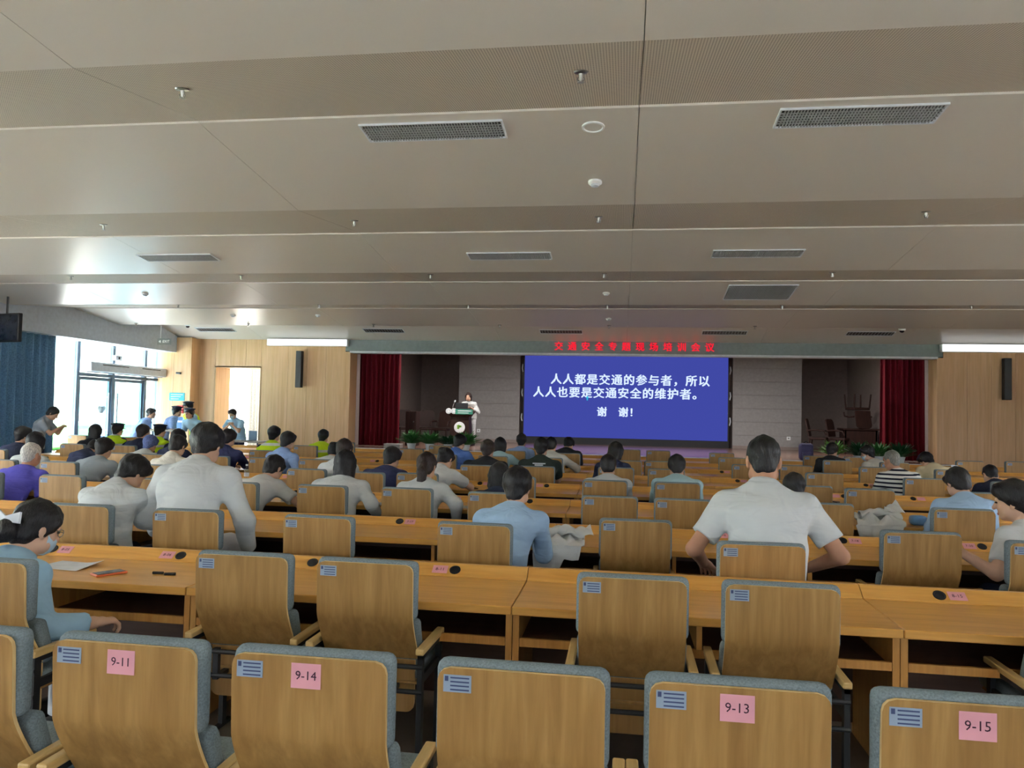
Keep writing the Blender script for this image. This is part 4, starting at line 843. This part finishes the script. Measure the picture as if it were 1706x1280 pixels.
# ---- row 4
seat(4, -9.47, 1.18, 'man with dark hair at the left edge behind the white blouse woman', shirt='c_navy', hp=-.1, hy=-.4)
seat(4, -7.34, 1.09, 'person with blue cap and white shirt in the left block', shirt='c_white', style='short', hairc='cap_blue', hp=-.4)
seat(4, -6.62, 1.24, 'dark-haired person just left of the large leaning man', shirt='c_navy', style='bob', fem=True, hip=-6.7)
seat(4, -5.87, 1.23, 'man in dark navy shirt seated just right of the large leaning man', shirt='c_navytee', sleeve='long', hp=-.3, wide=1.05)
seat(4, -5.04, 1.21, 'man in light royal blue shirt turned right at his desk', shirt='c_police', sleeve='long', rz=-.3, hp=-.25, wide=1.12, arms=('desk', (.3, .22, .66)))
seat(4, -4.31, 1.06, 'woman with pinned black hair and white blouse beside the hi-vis man', shirt='c_white', style='bun', fem=True, hp=-.6, wide=1.15)
seat(4, -1.91, 1.17, 'man in black T-shirt with broad shoulders, centre-left', shirt='c_black', style='short', hairc='hair_brown', hp=-.25, wide=1.25)
b31, M31, A31, s31 = seat(4, -1.14, 1.22, 'man in dark green T-shirt with white print on the back', shirt='c_green', style='short', hp=-.2, wide=1.15)
from mathutils.bvhtree import BVHTree
sh_ = [c for c in b31.children if c.name.startswith('shirt')][0].data
bv = BVHTree.FromPolygons([v.co[:] for v in sh_.vertices], [tuple(q.vertices) for q in sh_.polygons]); mb = MB()
for z, hw in ((.955, .085), (.935, .055), (.918, .04)):
    row = [bv.ray_cast(Vector((x, -1, z+dz)), Vector((0, 1, 0)))[0] for dz in (-.007, .007) for x in np.linspace(-hw, hw, 9)]
    if all(r is not None for r in row):
        vs = [(r.x, r.y-.002, r.z) for r in row]+[(r.x, r.y+.004, r.z) for r in row]
        mb.add(vs, [(i, i+1, i+10, i+9) for i in range(8)]+[(i+18, i+27, i+28, i+19) for i in range(8)]+[(i, i+18, i+19, i+1) for i in range(8)]+[(i+9, i+10, i+28, i+27) for i in range(8)])
if mb.v: ob('back_print', mb.mesh('back_print', 'paper'), b31)
seat(4, -.13, 1.18, 'woman with black hair directly below the LED screen', shirt='c_navy', style='bob', fem=True, hp=-.3, hy=-.5)
seat(4, 3.70, 1.18, 'man with cropped grey hair and black-and-white striped polo', shirt='c_stripe', style='buzz', hairc='hair_grey', rz=.25, hp=-.2, hy=.35, wide=1.15, skin='skin_tan', eyes=True)
seat(4, 4.85, 1.02, 'person with cropped hair low behind a chair at the right', shirt='c_navy', style='buzz', hp=-.6)
# ---- row 3
seat(3, -9.67, 1.19, 'person with black hair and black top near the entrance doors', shirt='c_black', style='bob', hp=-.1)
seat(3, -8.69, 1.21, 'dark-haired man seated in front of the entrance, back turned', shirt='c_navy', hp=-.1)
seat(3, -5.95, 1.25, 'man with dark hair and hi-vis vest half hidden behind a blue shirt', shirt='c_navy', vest='c_lime', hp=-.1)
seat(3, -2.89, 1.17, 'man in royal blue polo in front of the podium plants', shirt='c_royal', hp=-.35, hy=-.3, wide=1.15, arms=('desk', (.3, .25, .62)), rz=-.15)
seat(3, -2.09, 1.14, 'woman in pale teal shirt right of the black T-shirt man', shirt='c_teal', style='bob', sleeve='long', fem=True, hp=-.3, arms=('desk', 'reach'), wide=1.1)
seat(3, -1.20, 1.17, 'woman in pale floral blouse beside the green T-shirt man', shirt='c_floral', style='full', sleeve='long', fem=True, hp=-.3, arms=('desk', 'reach'), wide=1.1, hip=-1.1)
seat(2, 3.83, 1.14, 'dark-haired man in black turned right, before the right plants', shirt='c_black', sleeve='long', hp=-.3, hy=-.6)
seat(3, 4.91, 1.08, 'man in beige shirt bowing his head near the right wood wall', shirt='c_beige', hp=-.8, hy=.4, wide=1.05)
# ---- row 2
seat(2, -10.54, 1.17, 'officer in peaked cap and hi-vis vest in front of the glass door', shirt='c_navy', vest='c_lime', cap=CAP, hp=-.05, hy=-.3)
seat(2, -9.58, 1.17, 'officer in peaked cap and hi-vis vest right of the glass door', shirt='c_navy', vest='c_lime', cap=CAP, hp=-.05, hy=-.5)
seat(2, -5.97, 1.15, 'man in lime hi-vis vest seated before the wood wall', shirt='c_navy', vest='c_lime', hp=-.05)
seat(2, -1.98, 1.16, 'man with short hair and light blue shirt left of the screen', shirt='c_police', hp=-.1)
seat(2, -1.06, 1.12, 'man in black shirt bowing his head below the screen corner', shirt='c_black', hp=-.7, hy=-.3, wide=1.15)
seat(2, 4.68, 1.11, 'person in cream top with white face mask, profile to the left', shirt='c_cream', style='short', rz=.5, hp=-.3, hy=.7, mask=True, eyes=True)
# ---- standing by the entrance
G2 = 'people standing by the entrance'
person('man in blue shirt standing beside a small table by the glass door', -12.0, 17.5, rz=-1.25, head_z=1.50, stand=True, shirt='c_police', hp=-.1, arms=('down', (.2, .35, 1.1)), sc=1.0, eyes=True, group=G2)
person('officer in cap and light blue shirt standing under the teal notice', -11.5, 17.9, rz=-1.1, head_z=1.56, stand=True, shirt='c_police', hp=-.05, arms=('down', 'down'), cap=CAP, sc=1.02, eyes=True, group=G2)
person('officer in light blue shirt facing the hall, hand on hip', -10.42, 17.7, rz=2.9, head_z=1.52, stand=True, shirt='c_sky', hp=0, arms=('hip', 'down'), cap=CAP, sc=1.02, eyes=True, vest=None, group=G2, wide=1.1)
person('officer in cap and hi-vis vest half hidden behind another officer', -11.0, 18.5, rz=2.6, head_z=1.68, stand=True, shirt='c_sky', vest='c_lime', hp=0, arms=('down', 'down'), cap=CAP, sc=1.08, eyes=True, group=G2)
person('person in light blue shirt and mask holding a phone in the bright doorway', -10.0, 18.9, rz=3.0, head_z=1.52, stand=True, shirt='c_sky', hp=-.3, arms=('chest', 'chest'), sc=1.0, eyes=True, mask=True, group=G2, grip='grip', wide=1.08)
person('woman reading her phone beside the blue curtain', -11.35, 13.5, rz=-1.2, head_z=1.50, stand=True, shirt='c_grey', style='full', fem=True, hp=-.6, arms=('phone', 'phone'), sc=1.0, eyes=True, group=G2, grip='grip')
person('person in white shirt standing outside the glass door', -14.6, 19.6, rz=.4, head_z=1.55, stand=True, shirt='c_white', arms=('down', 'down'), sc=1.02, group=G2, hp=-.1)
# ---- speaker on the stage
person('woman in white speaking behind the podium on stage', -4.62, 23.05, rz=math.pi-.05, head_z=1.47, stand=True, shirt='c_white', sleeve='long', style='bob', hairc='hair_brown', fem=True, hp=-.1, arms=((-.13, .36, 1.12), (.13, .36, 1.12)), sc=1.0, eyes=True, pants='c_whitepants', z0=STAGE_Z, lod='hi')

# ================================================================ stage furniture
t = thing('podium', 'dark wood podium with round white emblem and green name strip', 'podium', (-4.78, 22.4, STAGE_Z))
ob('plinth', MB().bbox(-.34, .34, -.26, .26, 0, .08, .01).mesh('plinth', 'mahogany'), t)
bp = MB(); bp.add([(-.30, -.22, .08), (.30, -.22, .08), (.30, .22, .08), (-.30, .22, .08), (-.27, -.2, .86), (.27, -.2, .86), (.27, .2, .86), (-.27, .2, .86)], [(3, 2, 1, 0), (4, 5, 6, 7), (0, 1, 5, 4), (1, 2, 6, 5), (2, 3, 7, 6), (3, 0, 4, 7)]); ob('column', bp.mesh('column', 'mahogany'), t)
cp = MB(); cp.add([(-.27, -.2, .86), (.27, -.2, .86), (.27, .2, .86), (-.27, .2, .86), (-.40, -.27, .98), (.40, -.27, .98), (.40, .26, 1.06), (-.40, .26, 1.06)], [(3, 2, 1, 0), (4, 5, 6, 7), (0, 1, 5, 4), (1, 2, 6, 5), (2, 3, 7, 6), (3, 0, 4, 7)]); ob('top', cp.mesh('top', 'mahogany'), t)
ns = ob('name_strip', MB().bbox(-.13, .40, -.29, -.27, .94, 1.09, .005).mesh('name_strip', 'green_banner'), t); ob('print_line', B(-.05, .36, -.293, -.29, 1.03, 1.055, m='paper'), ns); ob('print_line', B(-.05, .28, -.293, -.29, .975, .99, m='paper'), ns)
for x in (-.33, -.17):
    r = ob('round_badge', MB().lathe([(.085, 0), (.085, .012), (.078, .016)], 24).mesh('round_badge', 'white_paint'), t, (x, -.27, 1.03), (P2, 0, 0)); ob('badge_ring', MB().tube([(.055*math.cos(q), .055*math.sin(q), .016) for q in np.linspace(0, 2*math.pi, 21)], .006, 5).mesh('badge_ring', 'label_blue'), r)
em = ob('emblem', MB().lathe([(.165, 0), (.165, .012), (.155, .018)], 32).mesh('emblem', 'white_paint'), t, (0, -.212, .55), (P2, 0, 0))
for q, s in ((2.2, 1.0), (.9, .8), (3.6, .8)):
    lf = MB(); n = 10; vs = [(0, 0, .02)]+[(.05*s*math.cos(q)+.055*s*math.cos(2*math.pi*i/n)*(1 if i % 2 else .8), .05*s*math.sin(q)+.04*s*math.sin(2*math.pi*i/n), .02) for i in range(n)]; k0 = len(vs); vs += [(a, b, .018) for a, b, c in vs]
    fs = [(0, 1+i, 1+(i+1) % n) for i in range(n)]+[(k0, k0+1+(i+1) % n, k0+1+i) for i in range(n)]+[(1+i, k0+1+i, k0+1+(i+1) % n, 1+(i+1) % n) for i in range(n)]; ob('leaf_mark', lf.add(vs, fs).mesh('leaf_mark', 'emblem_green'), em)
lp = thing('laptop', 'black laptop open on the podium', 'laptop', (-4.76, 22.42, STAGE_Z+1.03), .05)
ob('keyboard_base', MB().bbox(-.19, .19, -.1, .14, 0, .022, .005).mesh('base', 'black_plastic'), lp); ob('lid', MB().bbox(-.19, .19, -.125, -.11, .02, .25, .005).mesh('lid', 'black_plastic'), lp)
mc = thing('microphone', 'thin gooseneck microphone on the podium', 'microphone', (-5.05, 22.4, STAGE_Z+1.03)); ob('mic_base', MB().lathe([(.05, 0), (.045, .03), (.01, .035)], 12).mesh('mic_base', 'white_metal'), mc); ob('gooseneck', MB().tube([(0, 0, .03), (0, .02, .15), (.03, .1, .27)], .008, 6).mesh('gooseneck', 'chrome'), mc); ob('mic_head', MB().tube([(.03, .1, .27), (.045, .15, .32)], .02, 8).mesh('mic_head', 'white_metal'), mc)
def plant(x, y, z, label, mat, n, h, pot='pot_white', seed=0, spread=.42):
    rnd = random.Random(seed); t = thing('potted_plant', label, 'plant', (x, y, z), 0, 'potted plants along the stage')
    ob('pot', MB().lathe([(.09, 0), (.12, .13), (.13, .15), (.115, .15), (.11, .12), (0, .12)], 16).mesh('pot', pot, smooth=True), t)
    mb = MB(); n = int(n*2.4)
    for i in range(n):
        a = rnd.uniform(0, 2*math.pi); q = rnd.random(); L = h*(.45+.75*q); out = spread*rnd.uniform(.35, 1)*(1.15-.5*q); w_ = rnd.uniform(.02, .036); vs = []; ca, sa = math.cos(a), math.sin(a); bend = rnd.uniform(.45, 1.0)
        for k in range(6):
            u = k/5; r = .02+out*u**1.15; zz = .10+L*(u*1.3-.62*bend*u*u); ww = w_*math.sin(math.pi*min(.97, .10+u*.88))
            vs += [(ca*r-sa*ww, sa*r+ca*ww, zz), (ca*r, sa*r, zz-.008), (ca*r+sa*ww, sa*r-ca*ww, zz)]
        mb.add(vs, [f for k in range(5) for f in ((3*k, 3*k+1, 3*k+4, 3*k+3), (3*k+1, 3*k+2, 3*k+5, 3*k+4))])
    ob('foliage', mb.mesh('foliage', mat, smooth=True), t, kind='stuff')
plant(-5.55, 19.75, STAGE_Z, 'arching green potted plant at the left end of the podium plants', 'leaf', 70, .37, seed=1)
plant(-5.05, 19.72, STAGE_Z, 'green potted plant, second of the podium plants', 'leaf', 70, .36, seed=2)
plant(-4.55, 19.75, STAGE_Z, 'dark green potted plant, third of the podium plants', 'leaf_dark', 60, .28, seed=3)
plant(-4.08, 19.75, STAGE_Z, 'potted plant just right of the podium base', 'leaf', 70, .36, seed=4)
plant(5.15, 19.8, STAGE_Z, 'bright yellow-green fern at the left end of the right plants', 'leaf_yellow', 60, .37, seed=5)
plant(5.75, 19.8, STAGE_Z, 'dark leafy potted plant in the middle of the right plants', 'leaf_dark', 80, .37, seed=6)
plant(6.2, 19.8, STAGE_Z, 'leafy potted plant third among the right plants', 'leaf', 70, .36, seed=7)
plant(6.7, 19.8, STAGE_Z, 'dark leafy potted plant beside the right red curtain', 'leaf_dark', 70, .36, seed=8)
t = thing('backpack', 'purple-blue backpack standing on the stage edge', 'bag', (4.5, 19.75, STAGE_Z)); ob('bag_body', MB().bbox(-.17, .17, -.1, .1, 0, .42, .08, 4).mesh('bag_body', 'purple_bag', smooth=True), t); ob('front_pocket', MB().bbox(-.12, .12, -.14, -.08, .03, .22, .03, 3).mesh('front_pocket', 'purple_bag', smooth=True), t); ob('strap', MB().tube([(-.08, 0, .41), (0, 0, .47), (.08, 0, .41)], .012, 6).mesh('strap', 'black_plastic'), t)
def armchair(x, y, rz, label, z=STAGE_Z, flip=False):
    t = thing('armchair', label, 'chair', (x, y, z), rz, 'dark armchairs stored on the stage')
    if flip: t.rotation_euler = (math.pi, 0, rz)
    ob('seat', MB().bbox(-.26, .26, -.25, .25, .40, .48, .025, 2).mesh('seat', 'mahogany', smooth=True), t)
    ob('backrest', MB().sheet([(.24, .5), (.26, .65), (.29, .8), (.32, .94), (.335, 1.0), (.34, 1.04)], lambda i: .25 if i < 4 else (.22 if i == 4 else .14), .04, 8).mesh('backrest', 'mahogany', smooth=True), t)
    for s in (-1, 1):
        ob('armrest', MB().tube([(s*.29, .27, .68), (s*.30, .05, .70), (s*.30, -.2, .67), (s*.29, -.25, .55)], .025, 8).mesh('armrest', 'mahogany', smooth=True), t)
        for yy, y2 in ((-.22, -.25), (.22, .27)): ob('leg', MB().tube([(s*.25, yy, .42), (s*.27, y2, 0)], [.026, .02], 8).mesh('leg', 'mahogany'), t)
for k, (x, y, rz) in enumerate(((-6.95, 24.1, .5), (-6.3, 24.3, .35), (-5.75, 24.0, -.2))): armchair(x, y, rz+math.pi*0, 'dark wooden armchair behind the podium plants, %s from the red curtain' % ORD[k+1])
for k, (x, y, rz) in enumerate(((5.95, 24.5, 1.2), (6.55, 24.4, .9))): armchair(x, y, rz, 'dark wooden armchair at the right of the stage, %s from the grey panel' % ORD[k+1])
t = thing('storage_table', 'dark mahogany table with drawers stored at the right of the stage', 'table', (7.1, 24.6, STAGE_Z))
ob('table_top', MB().bbox(-.5, .55, -.35, .35, .72, .77, .008).mesh('table_top', 'mahogany'), t); ob('front_panel', B(-.45, .5, -.3, -.27, .08, .72, m='mahogany'), t)
for s in (-.42, .46): ob('side_panel', B(s-.02, s+.02, -.3, .3, 0, .72, m='mahogany'), t)
armchair(7.1, 24.6, .3, 'dark armchair upside down on the stored table', STAGE_Z+.77+1.04, True)
t = thing('side_cabinet', 'small reddish wooden cabinet beside the left red curtain', 'cabinet', (-6.05, 21.6, STAGE_Z)); ob('cabinet_body', MB().bbox(-.16, .16, -.2, .2, 0, 1.0, .01).mesh('cabinet_body', 'mahogany'), t); ob('door', B(-.14, .14, -.215, -.2, .05, .95, m='mahogany'), t); ob('knob', MB().lathe([(.02, 0), (.02, .02)], 10).mesh('knob', 'black_plastic'), t, (.08, -.215, .7), (P2, 0, 0))
t = thing('stage_steps', 'pale low block standing at the stage edge left of the plants', 'block', (-6.15, 20.0, STAGE_Z)); ob('block', MB().bbox(-.2, .25, -.15, .15, 0, .1, .01).mesh('block', 'grey_panel'), t); ob('block_top', B(-.2, .25, -.15, .15, .1, .115, m='plaster'), t)

# ================================================================ tables by the entrance
def small_table(x, y, w_, d_, h, label):
    t = thing('side_table', label, 'table', (x, y, 0)); ob('table_top', MB().bbox(-w_, w_, -d_, d_, h-.04, h, .006).mesh('table_top', 'plaster'), t)
    for sx in (-1, 1):
        for sy in (-1, 1): ob('leg', MB().tube([(sx*(w_-.05), sy*(d_-.05), 0), (sx*(w_-.05), sy*(d_-.05), h-.04)], .018, 8).mesh('leg', 'frame_metal'), t)
small_table(-11.0, 17.25, .3, .25, 1.12, 'tall narrow grey table beside the standing man in blue')
small_table(-9.5, 18.3, .5, .3, .86, 'pale table with a laptop in front of the bright doorway')
t = thing('laptop', 'grey laptop open on the table before the doorway', 'laptop', (-9.38, 18.3, .86), -.4); ob('keyboard_base', MB().bbox(-.15, .15, -.15, .08, 0, .02, .004).mesh('base', 'frame_metal'), t); ob('lid', MB().bbox(-.15, .15, .08, .095, .02, .25, .004).mesh('lid', 'frame_metal'), t)

# ================================================================ things on desks
DZ = .742
def flat(name, label, cat, x, y, rz, sx, sy, h, mat, z=DZ, extra=None, bev=None):
    m = MB().bbox(-sx, sx, -sy, sy, 0, h, min(h*.4, bev or .004), 1).mesh(name, mat); o = ob(name, m, None, (x, y, z), (0, 0, rz)); tag(o, label, cat); return o
pp = thing('paper_sheet', 'white form with one curled corner on the desk beside the blue shirt woman', 'paper', (-3.22, 4.12, DZ), -.1)
mb = MB(); vs = []; nx = 10
for sd in (0, 1):
    for j in range(7):
        for i in range(nx+1):
            u = i/nx; v = j/6; vs.append(((u-.5)*.30, (v-.5)*.21, .002+.03*max(0, u-.6)**1.5*3*(v)+sd*.0012))
Wn = nx+1; fs = []
for j in range(6):
    for i in range(nx): a = j*Wn+i; b = a+7*Wn; fs += [(a, a+Wn, a+Wn+1, a+1), (b, b+1, b+Wn+1, b+Wn)]
for j in range(6):
    for i in (0, nx): a = j*Wn+i; fs.append((a, a+Wn, a+Wn+7*Wn, a+7*Wn))
for i in range(nx):
    for j in (0, 6): a = j*Wn+i; fs.append((a, a+1, a+1+7*Wn, a+7*Wn))
ob('sheet', mb.add(vs, fs).mesh('sheet', 'paper', smooth=True), pp)
ph = thing('phone', 'phone in an orange case lying on the near left desk', 'phone', (-2.86, 3.98, DZ), -.55); ob('phone_case', MB().bbox(-.045, .045, -.085, .085, 0, .012, .005).mesh('phone_case', 'phone_orange'), ph); ob('phone_screen', MB().bbox(-.038, .038, -.075, .075, .011, .014, .001, 1).mesh('phone_screen', 'glass_dark'), ph)
for k, (x, y) in enumerate(((-2.60, 4.04), (-2.52, 4.03))): tag(ob('pen_cap', MB().tube([(-.03, 0, .008), (.03, .006, .008)], .008, 8).mesh('pen_cap', 'black_plastic'), None, (x, y, DZ), (0, 0, .2*k)), ('small black pen part near the orange phone' if k == 0 else 'small black pen part next to the left front chair'), 'pen')
cup = thing('paper_cup', 'small white cup on the shelf under the near left desk', 'cup', (-2.36, 4.0, .575-.02)); ob('cup_body', MB().lathe([(.022, 0), (.03, .06), (.027, .06), (.02, .004)], 14).mesh('cup_body', 'paper', smooth=True), cup); ob('cup_rim', MB().tube([(.0285*math.cos(q), .0285*math.sin(q), .06) for q in np.linspace(0, 2*math.pi, 15)], .002, 5).mesh('cup_rim', 'paper'), cup)
for lb, x, y, rz in (('white handout on the desk in front of the reaching woman', -3.35, 7.62, .1), ('white papers on the desk right of the long-haired woman', -2.38, 7.6, -.1), ('white papers on the desk right of the ponytail woman', -1.55, 7.62, .05), ('white paper on the left block desk behind the blue shirt man', -4.75, 9.4, .2)):
    flat('paper_sheet', lb, 'paper', x, y, rz, .15, .1, .003, 'paper')
for lb, x, y, rz in (('dark phone lying on the desk behind the white jacket', 2.45, 9.45, .8), ('dark phone beside the woman with pinned hair', -1.85, 9.5, .5)):
    p_ = thing('phone', lb, 'phone', (x, y, DZ), rz); ob('phone_case', MB().bbox(-.04, .04, -.08, .08, 0, .01, .004).mesh('phone_case', 'black_plastic'), p_); ob('phone_screen', B(-.034, .034, -.072, .072, .0095, .0115, m='glass_dark'), p_)
bt = thing('water_bottle', 'clear bottle with white label on the desk by the blue shirt man', 'bottle', (-4.9, 9.5, DZ)); ob('bottle_body', MB().lathe([(.03, 0), (.032, .01), (.032, .13), (.014, .17), (.013, .19)], 14).mesh('bottle_body', 'acrylic', smooth=True), bt); ob('cap', MB().lathe([(.016, .19), (.016, .21)], 12).mesh('cap', 'white_paint'), bt); ob('bottle_label', MB().lathe([(.033, .05), (.033, .1)], 14).mesh('bottle_label', 'paper'), bt)
# white jackets thrown over the desk edge
def sheet_mesh(fn, nu, nv, th, mat, name):
    P = np.array([[fn(i/nu, j/nv) for i in range(nu+1)] for j in range(nv+1)]); du = np.gradient(P, axis=1); dv = np.gradient(P, axis=0); nn = np.cross(du, dv); nn /= np.maximum(np.linalg.norm(nn, axis=-1, keepdims=True), 1e-9)
    vs = np.concatenate([P.reshape(-1, 3), (P+nn*th).reshape(-1, 3)]); Wn = nu+1; K = (nu+1)*(nv+1); fs = []
    for j in range(nv):
        for i in range(nu): a = j*Wn+i; fs += [(a, a+Wn, a+Wn+1, a+1), (a+K, a+1+K, a+Wn+1+K, a+Wn+K)]
        for i in (0, nu): a = j*Wn+i; fs.append((a, a+Wn, a+Wn+K, a+K))
    for i in range(nu):
        for j in (0, nv): a = j*Wn+i; fs.append((a, a+1, a+1+K, a+K))
    return MB().add(vs.tolist(), fs).mesh(name, mat, smooth=True)
def jacket(x, yedge, w_, drop, label, seed, hs=1.0):
    t = thing('jacket', label, 'jacket', (x, yedge, DZ)); mat = cloth('c_jacket', (230, 230, 226), fold=.8); Ld = .30
    def crease(u, s): return .030*abs(math.sin(5.2*u+7*s+seed+1.3*math.sin(9*s)))+.022*abs(math.sin(11*u-9*s+1.7*seed))+.012*math.sin(17*u+13*s)
    def main(u, v):
        dr = drop*(1.0 if u < .55 else 1.0-.48*min(1, (u-.55)/.12))*(1+.05*math.sin(9*u)); s = v*(Ld+dr); ww = w_*(1.0+.06*math.sin(6*v+seed)); X = (u-.5)*2*ww
        if s < Ld:
            k = min(1, (Ld-s)/.06); rag = .05*math.sin(8*u+seed)*(1-s/Ld); return (X+.03*math.sin(8*s), Ld-s-.004+rag, .012+hs*k*crease(u, s)*(.5+.5*math.sin(math.pi*min(1, max(.05, u)))))
        q = s-Ld; return (X*(1-.08*q/dr), -.016-.016*abs(math.sin(7*u+seed))*min(1, q/.06)-.01*math.sin(15*u+9*q)*min(1, q/.05), .012-q)
    ob('body_cloth', sheet_mesh(main, 44, 40, .006, mat, 'body_cloth'), t)
    def sleeve(u, v):
        a = 2*math.pi*u; c = Vector((-w_*.6+v*w_*1.7, .10+.10*math.sin(2.6*v+seed*.3)+.08*v, min(hs, 1.25)*(.055+.03*math.sin(3.1*v)))); r = .045-.012*v+.006*math.sin(14*v+3*u)
        return (c.x+.012*math.sin(9*v), c.y+r*1.3*math.cos(a), max(.008, c.z+r*.8*math.sin(a)+.008*math.sin(19*v+2*a)))
    ob('sleeve', sheet_mesh(sleeve, 16, 26, .003, mat, 'sleeve'), t)
    def flap(u, v): return (w_*.35+.2*u*(1-.4*v)+.05*v, .10+.16*v+.05*u, hs*(.05+.05*u*v)+.055*math.sin(2.2*v+.4)*(1-.7*u)+.01*math.sin(9*u+5*v))
    ob('collar_flap', sheet_mesh(flap, 12, 12, .005, mat, 'collar_flap'), t)
jacket(-.46, 5.60, .17, .20, 'crumpled white jacket hanging over the desk edge at the centre', 3)
jacket(2.34, 7.42, .20, .14, 'crumpled white jacket over the desk edge at the right', 4, 2.0)
sp = tag(ob('blue_pouch', MB().bbox(-.07, .07, -.06, .06, 0, .09, .03, 3).mesh('blue_pouch', plain('pouch_blue', (120, 170, 220), .4), smooth=True), None, (2.74, 7.62, DZ)), 'small light blue pouch next to the right white jacket', 'pouch')
